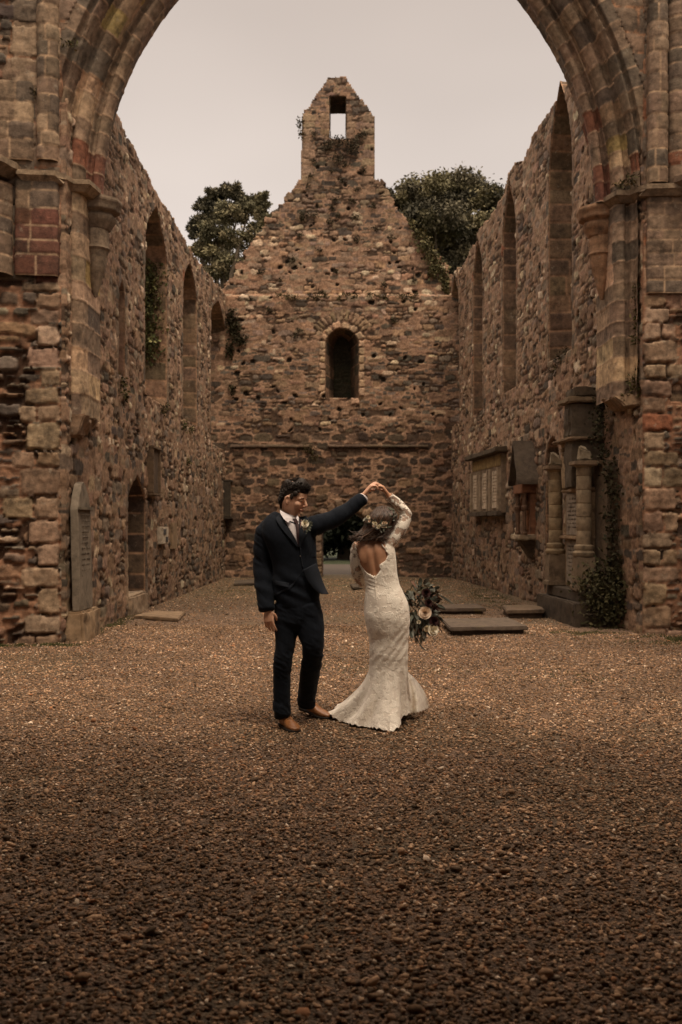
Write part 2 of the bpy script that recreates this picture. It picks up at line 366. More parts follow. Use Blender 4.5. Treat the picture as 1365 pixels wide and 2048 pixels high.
        if o.get('blind'):
            fb = Field(2 * o['hw'] + .3, o['za'] - .2, .04, seed=5); rubble(fb, pal=pal_side); fb.finish()
            surf('niche_back', fb, lambda X, Y: base(o['sc'] - o['hw'] - .15 + X, Y + .2) + np.array([side * .55, 0, 0]), 1 if side < 0 else -1, M_rub, root)
    return root, ops, ya, Z0
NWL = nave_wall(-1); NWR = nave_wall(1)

# --- west gable at the end of the nave
YG = 27.15
def gx(u): return (u - CX) / F * YG
def gz(v): return EYE + (HY - v) / F * YG
def gable():
    root = empty('gable_wall', (0, YG, 0), 'tall end gable with stepped bellcote, round-headed niche and low doorway', 'wall')
    X0 = -4.7; Z0 = -.08; f = Field(9.4, 14.1, .026, warp=.045, wf=3.0, seed=41, mortar=(.30, .20, .145), mh=.01)
    gs = lambda u: gx(u) - X0
    bell = dict(sc=gs(676.5), hw=(gx(693) - gx(660)) / 2, z0=gz(272) - Z0, zs=gz(186) - Z0, za=gz(185) - Z0)
    niche = dict(sc=gs(685), hw=(gx(719) - gx(652)) / 2, z0=gz(796) - Z0, zs=gz(690) - Z0, za=gz(657) - Z0, round=True)
    door = dict(sc=gs(690), hw=(gx(736) - gx(645)) / 2, z0=-.2, zs=gz(1058) - Z0, za=gz(1018) - Z0, round=True)
    for (o, w0) in ((niche, .17), (door, .26)):
        pts = outline(o, 14); _, L = resample(pts, np.zeros(1)); a = 0
        while a < L - (2 * o['hw']):
            l = f.rng.uniform(.16, .26); p, _ = resample(pts, np.array([a + l / 2])); p2, _ = resample(pts, np.array([a + l / 2 + .02])); tdir = (p2 - p)[0]; ang = math.atan2(tdir[1], tdir[0])
            nx, nz_ = -math.sin(ang), math.cos(ang); w = w0 * f.rng.uniform(.8, 1.15)
            f.stone(p[0][0] + nx * w / 2, p[0][1] + nz_ * w / 2, l / 2 - .006, w / 2, jit((.42, .31, .22) if o is niche else (.2, .15, .11), f.rng, .12), .05, 7, ang, .35); a += l
    # relieving arch stones above the niche
    for k in range(13):
        th = R(35 + k * 9.2); rr = .80; cx = niche['sc'] + rr * math.cos(th); cz = niche['zs'] + .02 + rr * math.sin(th)
        f.stone(cx, cz, .15, .048, jit((.25, .185, .135), f.rng, .25), .02, 5, th, .2)
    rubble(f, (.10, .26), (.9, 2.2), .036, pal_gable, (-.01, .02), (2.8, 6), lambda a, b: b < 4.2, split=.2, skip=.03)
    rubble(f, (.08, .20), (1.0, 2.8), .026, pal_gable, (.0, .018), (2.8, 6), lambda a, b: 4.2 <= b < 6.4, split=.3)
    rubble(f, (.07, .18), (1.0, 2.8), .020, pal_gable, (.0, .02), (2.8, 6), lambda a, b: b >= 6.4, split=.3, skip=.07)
    for q in range(120):  # dents for small holes, their inner shade put into the colour
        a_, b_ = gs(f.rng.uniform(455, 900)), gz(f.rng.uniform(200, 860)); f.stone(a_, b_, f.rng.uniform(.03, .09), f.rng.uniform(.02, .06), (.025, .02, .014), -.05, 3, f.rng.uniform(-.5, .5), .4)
    for q in range(60):
        a_, b_ = gs(f.rng.uniform(455, 900)), gz(f.rng.uniform(380, 760)); f.stone(a_, b_, f.rng.uniform(.05, .15), f.rng.uniform(.04, .09), jit((.48, .40, .31), f.rng, .2), .03, 3, 0, .3)
    # bellcote edge stones
    z = gz(360) - Z0
    while z < gz(232) - Z0:
        h = f.rng.uniform(.16, .26)
        for u, sg in ((604, 1), (750, -1)): w = f.rng.uniform(.2, .4); f.stone(gs(u) + sg * w / 2, z + h / 2, w / 2, h / 2 - .008, jit((.27, .2, .15), f.rng), .02, 7, 0, .2)
        for u, sg in ((660, -1), (693, 1)):
            if z > bell['z0'] - .1: w = f.rng.uniform(.16, .3); f.stone(gs(u) + sg * w / 2, z + h / 2, w / 2, h / 2 - .008, jit((.25, .18, .13), f.rng), .02, 7, 0, .2)
        z += h
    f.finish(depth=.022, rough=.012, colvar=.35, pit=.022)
    tops = [(380, 610), (440, 580), (455, 562), (470, 537), (490, 502), (520, 458), (545, 415), (560, 398), (575, 385), (585, 368), (602, 352), (604, 228), (615, 212), (628, 190), (645, 168), (659, 147), (690, 147), (700, 160), (712, 178), (735, 206), (750, 228), (751, 352), (765, 362), (782, 395), (800, 420), (825, 452), (850, 482), (885, 517), (903, 547), (930, 580), (990, 615)]
    tp = np.array([(gs(u), gz(v) - Z0) for u, v in tops]); topf = lambda s: np.interp(s, tp[:, 0], tp[:, 1])
    ledge = gz(592) - Z0
    base = lambda s, z: np.stack([s + X0, YG + .22 * sm((z - ledge) / .10) + 0 * s, z + Z0], -1)
    def mask(s, z, f):
        m = top_by_stone(f, s, z, topf, .03, .04 + .08 * (np.abs(s - gs(677)) > 1.15))
        for o in (bell, niche, door): m &= ~in_open(o, s, z)
        return m
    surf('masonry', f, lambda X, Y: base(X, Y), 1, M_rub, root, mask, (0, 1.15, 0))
    pd = lambda a, b, r: jit(pick(r, [(3, (.15, .105, .075)), (3, (.07, .06, .045)), (1, (.24, .165, .12))]), r)
    reveal('belfry_reveal', bell, base, (0, 1.12, 0), 1.12, root, lambda a, b, r: jit((.10, .08, .065), r), -1, 201, 0)
    reveal('niche_reveal', niche, base, (0, .95, 0), .95, root, pd, -1, 202, .45)
    reveal('door_reveal', door, base, (0, 1.12, 0), 1.12, root, pd, -1, 203, 0)
    # back of the niche, recess shade and dark moss put into its colour
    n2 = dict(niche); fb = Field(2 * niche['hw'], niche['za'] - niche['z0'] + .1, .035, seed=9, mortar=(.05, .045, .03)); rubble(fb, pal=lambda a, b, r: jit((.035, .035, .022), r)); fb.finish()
    
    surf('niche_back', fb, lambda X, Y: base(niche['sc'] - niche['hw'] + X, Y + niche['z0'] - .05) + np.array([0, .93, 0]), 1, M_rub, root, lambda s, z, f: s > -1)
    # string course, broken in places
    def strip(name, u0, u1, v, hgt, prj, seed, gaps=()):
        L = gx(u1) - gx(u0); fs = Field(L, .5, .03, warp=.012, wf=5, seed=seed, mortar=(.16, .11, .08)); ashlar(fs, (.49, .5), (.35, .9), .02, lambda a, b, r: jit((.10, .075, .055), r), (.0, .02)); fs.finish(rough=.012)
        prof = np.array([(0, 0), (prj, .0), (prj, hgt * .55), (0, hgt)]); 
        def mp_(X, Y):
            p, _ = resample(prof, Y / .5 * (prj + hgt * .55 + math.hypot(prj, hgt * .45)))
            return np.stack([gx(u0) + X, YG - p[..., 0] + .01, gz(v) - hgt / 2 + p[..., 1]], -1)
        surf(name, fs, mp_, 1, M_rub, root, lambda s, z, f: fbm(s * 1.3, s * 0 + 3.3, seed, 2) > .28)
    strip('string_course', 462, 898, 892, .08, .09, 51)
    return root
GB = gable()

# --- crossing arch with its piers
XC, HALF, AE = .225, 3.42, 1.15; AR = HALF + AE
def Yf(X): return 12.39 + .12 * (np.minimum(X, 4.05) + 3.47)
def Zs(X): return 5.84 + .022 * X
ARCH = empty('crossing_arch', (XC, 12.9, 0), 'great pointed sandstone crossing arch of three moulded orders framing the nave', 'arch')
def arc_map(sg, prof, z0):
    prof = np.array(prof, float); pl = np.concatenate([[0], np.cumsum(np.linalg.norm(np.diff(prof, axis=0), axis=1))])
    zs = Zs(XC + sg * HALF); V = zs - z0
    def mp_(X, Y):
        rho = np.interp(Y, pl, prof[:, 0]); d = np.interp(Y, pl, prof[:, 1]); Rr = AR + rho
        amax = np.arccos(AE / Rr); th = np.clip((X - V) / AR, 0, None); th = th / math.acos(AE / AR) * amax
        z = np.where(X < V, z0 + X, zs + Rr * np.sin(th)); x = XC + sg * (-AE + Rr * np.cos(th))
        return np.stack([x, Yf(x) + d, z], -1)
    return mp_, V + AR * math.acos(AE / AR), pl[-1]
def order(name, sg, prof, z0, seed, hh=(.20, .33), pal=pal_ash, res=.02, red=()):
    m, L, T = arc_map(sg, prof, z0); f = Field(L, T, res, warp=.010, wf=3, seed=seed, mortar=(.40, .29, .21), mh=.002)
    r = f.rng; s = 0
    while s < L:
        h = r.uniform(*hh); cut = T if r.rand() < .45 else T * r.uniform(.4, .62)
        isred = any(a < s + h / 2 < b for a, b in red)
        for a, b in ((0, cut), (cut, T)):
            if b - a > .03: f.stone(s + h / 2, (a + b) / 2, h / 2 - .007, (b - a) / 2 + (.03 if a == 0 or b == T else -.006) * 1, jit((.18, .085, .06), r, .1) if isred and b == T else pal(0, 0, r), r.uniform(.004, .014), 14)
        s += h
    f.finish(rough=.007, edge=.10, depth=.015, colvar=.28)
    return surf(name, f, m, 1 if sg > 0 else -1, M_ash, ARCH)
P3 = [(0, 1.05), (0, .74), (-.05, .72), (-.10, .66), (-.12, .58), (-.10, .50), (-.05, .45), (.005, .46), (.02, .53), (.05, .54), (.07, .45), (.16, .44), (.16, .30)]
P2 = [(.08, 1.22), (.08, .46), (.09, .36), (.13, .28), (.19, .24), (.235, .25), (.25, .31), (.28, .31), (.30, .22), (.34, .20), (.34, .06)]
P1 = [(.30, .26), (.31, .12), (.34, .05), (.38, .02), (.40, .09), (.43, .09), (.45, .0), (.62, .0), (.64, .06)]
for sg in (-1, 1):
    zsx = Zs(XC + sg * HALF)
    order('inner_order', sg, P3, zsx + (.0 if sg < 0 else .0), 301 + sg, red=((.0, .42),) if sg < 0 else ((.02, .55), (1.05, 1.4)))
    order('middle_order', sg, P2, 2.85 if sg < 0 else 3.2, 311 + sg, pal=lambda a, b, r: (pal_ash(a, b, r) if r.rand() < .6 else pal_lightash(a, b, r)))
    order('outer_order', sg, P1, zsx + .02, 321 + sg)
# wall over the arch
fS = Field(9.4, 4.9, .03, warp=.03, wf=3, seed=331, mortar=(.33, .19, .12)); ashlar(fS, (.22, .34), (.3, .6), .016, pal_ash, p=7); fS.finish(rough=.01)
def spm(s, z, f):
    x = s - 4.45; zz = z + 5.85 - Zs(x); rr = np.hypot(np.abs(x - XC) + AE, zz); return rr > AR + .60
surf('spandrel', fS, lambda X, Y: np.stack([X - 4.45, Yf(X - 4.45) + .012, Y + 5.85], -1), 1, M_ash, ARCH, spm, (0, 1.15, 0))
def pier(sg):
    # front face of the crossing pier; edge at the arch jamb, rubble core beside dressed quoins
    W = 3.2; f = Field(W, 10.8, .022 if sg < 0 else .022, warp=.03, wf=3, seed=341 + sg, mortar=(.26, .15, .10), mh=.0)
    e = -3.47 if sg < 0 else 4.05     # jamb edge
    r = f.rng; toS = (lambda x: x - (e - W)) if sg < 0 else (lambda x: x - e)
    E = W if sg < 0 else 0
    z = -.05; k = 0; z1 = 4.55 if sg < 0 else 4.45
    while z < z1:
        h = r.uniform(.20, .36); w = (.42 if k % 2 else .26) * r.uniform(.85, 1.25); k += 1
        if z + h > z1: h = z1 - z + .01
        col = jit((.27, .12, .075), r) if (sg > 0 and 2.75 < z + h / 2 < 3.0) else pal_quoin(0, 0, r)
        f.stone(E + sg * w / 2, z + h / 2, w / 2 - .008, h / 2 - .008, col, r.uniform(.02, .035), 9, r.uniform(-.01, .01), .3)
        if r.rand() < .55 and k % 2: 
            w2 = r.uniform(.18, .4); f.stone(E + sg * (w + w2 / 2), z + h / 2, w2 / 2 - .01, h / 2 - .01, pal_quoin(0, 0, r), .02, 6, 0, .2)
        z += h
    if sg < 0:
        ashlar(f, (.20, .30), (.25, .5), .014, lambda a, b, r: jit((.125, .062, .045), r, .15) if (W - .46 < a and 4.6 < b < 5.35) else pal_ash(a, b, r), t0=4.55, t1=6.95)
        ashlar(f, (.26, .42), (.4, .7), .014, pal_ash, t0=6.95, t1=10.8, s0=W - .62)
        rubble(f, (.1, .26), (.9, 2), .03, pal_pier, (.0, .06), region=lambda a, b: b > 6.95 and a < W - .6)
    else:
        ashlar(f, (.11, .2), (.22, .42), .014, lambda a, b, r: jit(pick(r, [(3, (.30, .2, .14)), (2, (.22, .15, .11)), (1, (.36, .17, .1))]), r, .15), t0=4.45, t1=5.9)
        ashlar(f, (.2, .34), (.2, .4), .014, pal_ash, t0=5.9, t1=10.8)
    rubble(f, (.10, .25) if sg < 0 else (.07, .19), (1.2, 3.0) if sg < 0 else (1.0, 2.3), .045, pal_pier, (.01, .055), (2.6, 5), lambda a, b: b < (4.5 if sg < 0 else 4.4), split=.4, skip=.03)
    f.finish(depth=.05, rough=.014, colvar=.4, pit=.05)
    x0 = e - W if sg < 0 else e
    surf('pier', f, lambda X, Y: np.stack([X + x0, Yf(X + x0), Y - .08], -1), 1, M_ash, ARCH, lambda s, z, f: z > -1, (0, 1.3, 0))
pier(-1); pier(1)
def vshaft(name, xa, xb, z0, z1, proud, seed, rnd=False, hh=(.17, .30), pal=pal_ash, ch=.05, yoff=0, taper=None, red=None):
    """attached shaft or rib on the crossing face between xa and xb"""
    w = xb - xa
    if rnd: a = np.linspace(0, math.pi, 15); prof = np.stack([(xa + xb) / 2 - np.cos(a) * w / 2, -np.sin(a) * w / 2], -1)
    else: prof = np.array([(xa, .02), (xa, -proud + ch), (xa + ch, -proud), (xb - ch, -proud), (xb, -proud + ch), (xb, .02)])
    pl = np.concatenate([[0], np.cumsum(np.linalg.norm(np.diff(prof, axis=0), axis=1))]); T = z1 - z0
    f = Field(pl[-1], T, .022, warp=.008, wf=4, seed=seed, mortar=(.42, .31, .22))
    q = 0
    while q < T:
        h = f.rng.uniform(*hh); cut = pl[-1] * f.rng.uniform(.35, .65) if (pl[-1] > .42 and not rnd) else pl[-1]
        for a_, b_ in ((-.06, cut - .004), (cut + .004, pl[-1] + .06)):
            if a_ > pl[-1]: continue
            c = pal(0, 0, f.rng)
            if red and red[0] < z0 + q + h / 2 < red[1]: c = jit((.125, .062, .045), f.rng, .25)
            f.stone((a_ + b_) / 2, q + h / 2, (b_ - a_) / 2, h / 2 - .007, c, f.rng.uniform(.004, .016), 14)
        q += h
    f.finish(rough=.006, edge=.12, depth=.01)
    def mp_(X, Y):
        x = np.interp(X, pl, prof[:, 0]); y = np.interp(X, pl, prof[:, 1])
        if taper is not None: k = np.interp(Y, [0, T], taper); cx = (xa + xb) / 2; x = cx + (x - cx) * k; y = y * k
        return np.stack([x, Yf(x) + y + yoff, z0 + Y], -1)
    return surf(name, f, mp_, 1, M_ash, ARCH)
vshaft('vault_rib', -3.74, -3.50, 5.98, 10.6, .10, 351)
vshaft('vault_rib', -4.36, -3.80, 5.98, 6.95, .05, 352, hh=(.18, .27))
vshaft('half_column', -4.62, -4.04, 4.55, 5.66, .3, 353, rnd=True)
vshaft('pier_shaft', -4.00, -3.50, 4.55, 5.72, .07, 354, red=(4.6, 5.3), ch=.02)
vshaft('vault_rib', 4.10, 4.34, 6.0, 10.6, .16, 355)
vshaft('vault_rib', 4.37, 4.66, 6.0, 10.6, .12, 356, rnd=True)
vshaft('pier_shaft', 4.10, 4.62, 4.55, 5.88, .06, 357, hh=(.12, .2), ch=.02)
# corbel shafts and capitals under the inner order, moulded imposts
def lathe_half(name, rings, cx, cyoff, seg=16, seed=1, col=(.24, .17, .12), octo=False):
    V = []; n = 8 if octo else seg
    for (z, r) in rings:
        for k in range(n + 1):
            a = -math.pi * 0.15 - math.pi * .85 * 0 + (2 * math.pi) * k / n
            V.append((cx + r * math.cos(a), Yf(cx) + cyoff + r * math.sin(a), z))
    Fq = []; m = n + 1
    for i in range(len(rings) - 1):
        for k in range(n): Fq.append((i * m + k, i * m + k + 1, (i + 1) * m + k + 1, (i + 1) * m + k))
    bm = bmesh.new(); vs_ = [bm.verts.new(v) for v in V]
    for q in Fq: bm.faces.new([vs_[i] for i in q])
    bmesh.ops.remove_doubles(bm, verts=bm.verts, dist=1e-4); bmesh.ops.holes_fill(bm, edges=bm.edges)
    bmesh.ops.recalc_face_normals(bm, faces=bm.faces)
    if octo: bmesh.ops.bevel(bm, geom=[e for e in bm.edges], offset=.008, segments=2, affect='EDGES')
    bmesh.ops.subdivide_edges(bm, edges=bm.edges, cuts=2, use_grid_fill=True)
    for v in bm.verts:
        p = v.co; k = (vn(np.array([p.x * 14 + p.y * 9]), np.array([p.z * 14 + p.y * 5]), seed)[0] - .5) * .014; v.co += Vector((k, k, k * .6))
    me = from_bm(bm); setcol(me, col); return link(name, me, M_ash, ARCH)
for sg in (-1, 1):
    cx = XC + sg * (HALF + .02); z = Zs(cx); c_ = (.19, .15, .115) if sg < 0 else (.27, .17, .11)
    lathe_half('corbel_capital', [(z + .0, .25), (z, .32), (z - .05, .335), (z - .10, .31), (z - .16, .30), (z - .2, .22), (z - .24, .25), (z - .29, .235), (z - .40, .17), (z - .41, .1)], cx, .80, octo=True, seed=3, col=c_)
    lathe_half('corbel_shaft', [(z - .40, .175), (z - .62, .185), (z - .65, .195), (z - .68, .17), (z - .9, .13), (z - 1.1, .07), (z - 1.28, .02)], cx + sg * .03, .80, seed=4, col=c_)
def impost(pts, z, h, prj, col, seed):
    """stepped moulding: polygon plan (x, depth) extruded with a hollow under it"""
    bm = bmesh.new(); lv = [(z, 0), (z - h * .45, 0), (z - h * .62, prj * .35), (z - h, prj)]; rings = []
    c = np.mean([p for p in pts], axis=0)
    for (zz, ins) in lv:
        ring = []
        for (x, d) in pts:
            x2 = x; d2 = d + ins if d < 1.0 else d
            x2 = x + (ins if x < c[0] - .0 else -ins) * (0 if abs(x) > 5 else 1)
            ring.append(bm.verts.new((x2, Yf(x2) + d2, zz)))
        rings.append(ring)
    n = len(pts)
    for a, b in zip(rings[:-1], rings[1:]):
        for k in range(n): bm.faces.new((a[k], a[(k + 1) % n], b[(k + 1) % n], b[k]))
    bm.faces.new(rings[0]); bm.faces.new(rings[-1][::-1]); bmesh.ops.recalc_face_normals(bm, faces=bm.faces)
    bmesh.ops.triangulate(bm, faces=[f for f in bm.faces if len(f.verts) > 4])
    bmesh.ops.subdivide_edges(bm, edges=[e for e in bm.edges if e.calc_length() > .2], cuts=4, use_grid_fill=True)
    for v in bm.verts:
        p = v.co; k = (vn(np.array([p.x * 9]), np.array([p.z * 9 + p.y * 7]), seed)[0] - .5) * .022; v.co += Vector((k * .4, k, k * .6))
    me = from_bm(bm); setcol(me, col, .1); return link('impost', me, M_ash, ARCH)
impost([(-5.9, 1.1), (-5.9, -.42), (-4.05, -.42), (-3.95, -.16), (-3.95, 1.1)], 5.90, .17, .12, (.24, .19, .14), 5)
impost([(-3.97, 1.1), (-3.97, -.14), (-3.50, -.14), (-3.40, .0), (-3.36, .14), (-3.16, .14), (-3.1, .5), (-3.1, 1.1)], 5.83, .13, .08, (.30, .235, .17), 6)
impost([(3.62, 1.1), (3.62, .5), (3.72, .12), (3.9, .12), (3.98, -.02), (4.05, -.16), (4.6, -.20), (4.6, 1.1)], 5.97, .14, .08, (.22, .17, .125), 7)
impost([(4.4, 1.1), (4.4, -.20), (4.52, -.36), (6.3, -.36), (6.3, 1.1)], 6.05, .17, .10, (.2, .15, .115), 8)
# ------------------------------------------------------------------ ground
def gz0(x, y):
    k = 1 - .85 * np.exp(-(((x - .0) / 1.2) ** 2 + ((y - 7.4) / .8) ** 2))
    return k * (.05 * (fbm(x * .7, y * .7, 3) - .5) + .045 * (fbm(x * 2.6, y * 2.6, 5) - .5))
def ground():
    me = mesh_np([(-400, -200, -.085), (400, -200, -.085), (400, 700, -.085), (-400, 700, -.085)], [np.array([[0, 1, 2, 3]])])
    g = link('ground', me, m_plain('meadow_grass', (.035, .042, .018), .95, .5, 3, .8, .05, bscale=40)); tag(g, 'mown grass around the ruin', None, None, 'structure')
    # gravel floor of the crossing and nave
    nx, ny = 240, 420; xs = np.linspace(-9, 9, nx); ys = np.linspace(-8, 28.6, ny); X, Y = np.meshgrid(xs, ys)
    Z = gz0(X, Y)
    n = fbm(X * 1.1, Y * .8, 8)
    dirt = np.array([.17, .115, .078]); mossy = np.array([.10, .09, .045])
    e = np.clip((Y - 14) / 8, 0, 1) * .55 + sm((n - .55) / .15) * .35
    C = dirt * (1 - e[..., None]) + mossy * e[..., None]
    me = mesh_np(np.stack([X, Y, Z], -1).reshape(-1, 3), [grid_faces(ny, nx)], C.reshape(-1, 3))
    m, t, b = mat('gravel_floor'); L = t.links.new
    a = nd(t, 'ShaderNodeAttribute', attribute_name='Col'); tc = nd(t, 'ShaderNodeTexCoord')
    v = nd(t, 'ShaderNodeTexVoronoi', Scale=42.0); L(tc.outputs['Object'], v.inputs['Vector'])
    v2 = nd(t, 'ShaderNodeTexVoronoi', Scale=75.0); L(tc.outputs['Object'], v2.inputs['Vector'])
    rr = nd(t, 'ShaderNodeValToRGB'); L(v.outputs['Color'], rr.inputs[0]); ce = rr.color_ramp
    ce.elements[0].color = (.35, .3, .26, 1); ce.elements[1].color = (2.3, 2.1, 1.9, 1); ce.elements[1].position = 1
    for p_, c_ in ((.35, (.75, .68, .6)), (.62, (1.15, 1.05, .95)), (.85, (1.5, 1.2, 1.0))):
        el = ce.elements.new(p_); el.color = (*c_, 1)
    x = nd(t, 'ShaderNodeMix', data_type='RGBA', blend_type='MULTIPLY'); x.inputs[0].default_value = 1; L(a.outputs['Color'], x.inputs[6]); L(rr.outputs[0], x.inputs[7])
    L(x.outputs[2], b.inputs['Base Color']); b.inputs['Roughness'].default_value = .9
    ad = nd(t, 'ShaderNodeMath', operation='ADD'); L(v.outputs['Distance'], ad.inputs[0]); L(v2.outputs['Distance'], ad.inputs[1])
    bp = nd(t, 'ShaderNodeBump', Strength=.9, Distance=.02); bp.invert = True; L(ad.outputs[0], bp.inputs['Height']); L(bp.outputs[0], b.inputs['Normal'])
    fl = link('gravel_floor', me, m, smooth=True); tag(fl, 'brown gravel floor of the nave and crossing', None, None, 'structure')
    # path outside the doorway
    me = mesh_np([(-6, 28.4, -.03), (6, 28.4, -.03), (6, 36.5, -.03), (-6, 36.5, -.03)], [np.array([[0, 1, 2, 3]])])
    p = link('path', me, m_plain('path_gravel', (.065, .05, .038), .95, .25, 12, .4, .01)); tag(p, 'pale gravel path outside the gable doorway', None, None, 'structure')
ground()
def ico(n):
    bm = bmesh.new(); bmesh.ops.create_icosphere(bm, subdivisions=n, radius=1)
    V = np.array([v.co[:] for v in bm.verts]); Fc = np.array([[v.index for v in f.verts] for f in bm.faces]); bm.free(); return V, Fc
def pebbles():
    rng = np.random.RandomState(5)
    Vs, Fs, Cs = [], [], []; off = 0
    for (y0, y1, dens, sub, smin, smax) in ((2.1, 4.6, 3300, 1, .0050, .0150), (4.6, 9.5, 2500, 1, .0055, .0125), (9.5, 14.5, 1000, 1, .007, .014), (14.5, 26.5, 200, 1, .009, .016)):
        A = 0; V0, F0 = ico(sub)
        hw = lambda y: np.where(y < 13.5, y * .385 + .75, 3.3)
        n = int(dens * (y1 - y0) * float(2 * hw(np.array((y0 + y1) / 2))))
        y = rng.uniform(y0, y1, n); x = rng.uniform(-1, 1, n) * hw(y)
        dens_n = fbm(x * 2.2, y * 2.2, 12); keep = rng.rand(n) < .8 + .5 * dens_n; x, y = x[keep], y[keep]; n = len(x)
        s = smin * (smax / smin) ** (rng.rand(n) ** 1.5); big = rng.rand(n) < .03; s[big] *= rng.uniform(1.3, 2.1, big.sum())
        sc = np.stack([s * rng.uniform(.8, 1.45, n), s * rng.uniform(.7, 1.1, n), s * rng.uniform(.35, .75, n)], -1)
        a = rng.uniform(0, 2 * np.pi, n); ca, sa = np.cos(a), np.sin(a); tx = rng.normal(0, .28, n)
        P = V0[None] * (1 + .42 * (rng.rand(n, len(V0), 1) - .5)) if sub == 1 else V0[None] * (1 + .16 * (rng.rand(n, len(V0), 1) - .5))
        # facet each pebble: flatten along a few random planes
        for q in range(3):
            pn = rng.normal(size=(n, 3)); pn /= np.linalg.norm(pn, axis=1, keepdims=True); lim = rng.uniform(.45, .85, n)[:, None]
            dd = np.einsum('nvk,nk->nv', P, pn); ov = np.clip(dd - lim, 0, None); P = P - ov[..., None] * pn[:, None, :]
        P = P * sc[:, None, :]
        z2 = P[..., 2] + tx[:, None] * P[..., 0]
        X = P[..., 0] * ca[:, None] - P[..., 1] * sa[:, None] + x[:, None]; Y = P[..., 0] * sa[:, None] + P[..., 1] * ca[:, None] + y[:, None]
        Z = z2 + (gz0(x, y) + sc[:, 2] * rng.uniform(.1, .85, n) + .002)[:, None]
        pal = np.array([(.19, .125, .08), (.27, .18, .12), (.15, .115, .09), (.36, .25, .17), (.26, .14, .08), (.50, .42, .34), (.10, .075, .055), (.34, .24, .165)])
        w = np.array([5, 5, 3, 3, .8, 1.0, 4, 1.2]); k = rng.choice(8, n, p=w / w.sum()); C = pal[k] * rng.uniform(.6, 1.45, (n, 1))
        C = C * (.7 + .6 * fbm(x * .9, y * .7, 33) + .0)[:, None] * (1 - .22 * sm((fbm(x * 2.3, y * 1.6, 44, 3) - .55) / .12))[:, None]
        Vs.append(np.stack([X, Y, Z], -1).reshape(-1, 3)); Cs.append(np.repeat(C, len(V0), axis=0))
        Fs.append((F0[None] + (np.arange(n) * len(V0))[:, None, None]).reshape(-1, 3) + off); off += n * len(V0)
    me = mesh_np(np.concatenate(Vs), [np.concatenate(Fs)], np.concatenate(Cs))
    o = link('gravel', me, m_attr('pebbles', tint=(1.28, 1.17, 1.05), rough=.95, bscale=300, bstr=.25, bdist=.002, var=.18, nscale=90, spec=.08), smooth=True)
    tag(o, 'loose brown and pinkish gravel stones over the floor', None, None, 'stuff')
pebbles()
# ------------------------------------------------------------------ foliage helpers
def leafmesh(pts, size, cols, seed=1, asp=.55, up=.0, nrm=None):
    """many small folded leaves: pts (n,3), size scalar or (n,)"""
    r = np.random.RandomState(seed); n = len(pts); s = np.broadcast_to(size, (n,)) * r.uniform(.6, 1.3, n)
    d = r.normal(size=(n, 3)); d[:, 2] += up; d /= np.linalg.norm(d, axis=1, keepdims=True)
    q = r.normal(size=(n, 3)) if nrm is None else nrm + .5 * r.normal(size=(n, 3))
    e = np.cross(d, q); e /= np.linalg.norm(e, axis=1, keepdims=True) + 1e-9; f = np.cross(d, e)
    L = d * s[:, None]; W = e * (s * asp / 2)[:, None]; B = f * (s * .12)[:, None]
    V = np.stack([pts, pts + L * .45 + W + B, pts + L, pts + L * .45 - W + B, pts + L * .45 - B * .3], 1).reshape(-1, 3)
    b = np.arange(n)[:, None] * 5; Fc = np.concatenate([b + [0, 1, 4], b + [1, 2, 4], b + [2, 3, 4], b + [3, 0, 4]])
    return V, Fc, np.repeat(cols, 5, axis=0)
def blob_points(c, r3, n, rng, hollow=.5):
    d = rng.normal(size=(n, 3)); d /= np.linalg.norm(d, axis=1, keepdims=True); rad = (hollow ** 3 + (1 - hollow ** 3) * rng.rand(n)) ** (1 / 3)
    return np.asarray(c) + d * rad[:, None] * np.asarray(r3)
def tube(path, rad, seg=8, closed=True):
    path = np.asarray(path, float); n = len(path); rad = np.broadcast_to(rad, (n,)); t = np.gradient(path, axis=0); t /= np.linalg.norm(t, axis=1, keepdims=True) + 1e-9
    up = np.array([0, 0, 1.0]) if abs(t[:, 2]).mean() < .9 else np.array([1.0, 0, 0]); a = np.cross(t, up); a /= np.linalg.norm(a, axis=1, keepdims=True) + 1e-9; b = np.cross(t, a)
    th = np.arange(seg) * 2 * np.pi / seg
    V = path[:, None] + rad[:, None, None] * (a[:, None] * np.cos(th)[None, :, None] + b[:, None] * np.sin(th)[None, :, None])
    i = np.arange(n * seg).reshape(n, seg); j = np.roll(i, -1, axis=1)
    Fq = np.stack([i[:-1], j[:-1], j[1:], i[1:]], -1).reshape(-1, 4)
    return V.reshape(-1, 3), Fq
def merge(parts):
    V, Fc, off = [], [], 0
    for v, f in parts: V.append(v); Fc.append(np.asarray(f) + off); off += len(v)
    return np.concatenate(V), Fc
M_bark = m_plain('bark', (.10, .075, .05), .95, .4, 8, .8, .03)
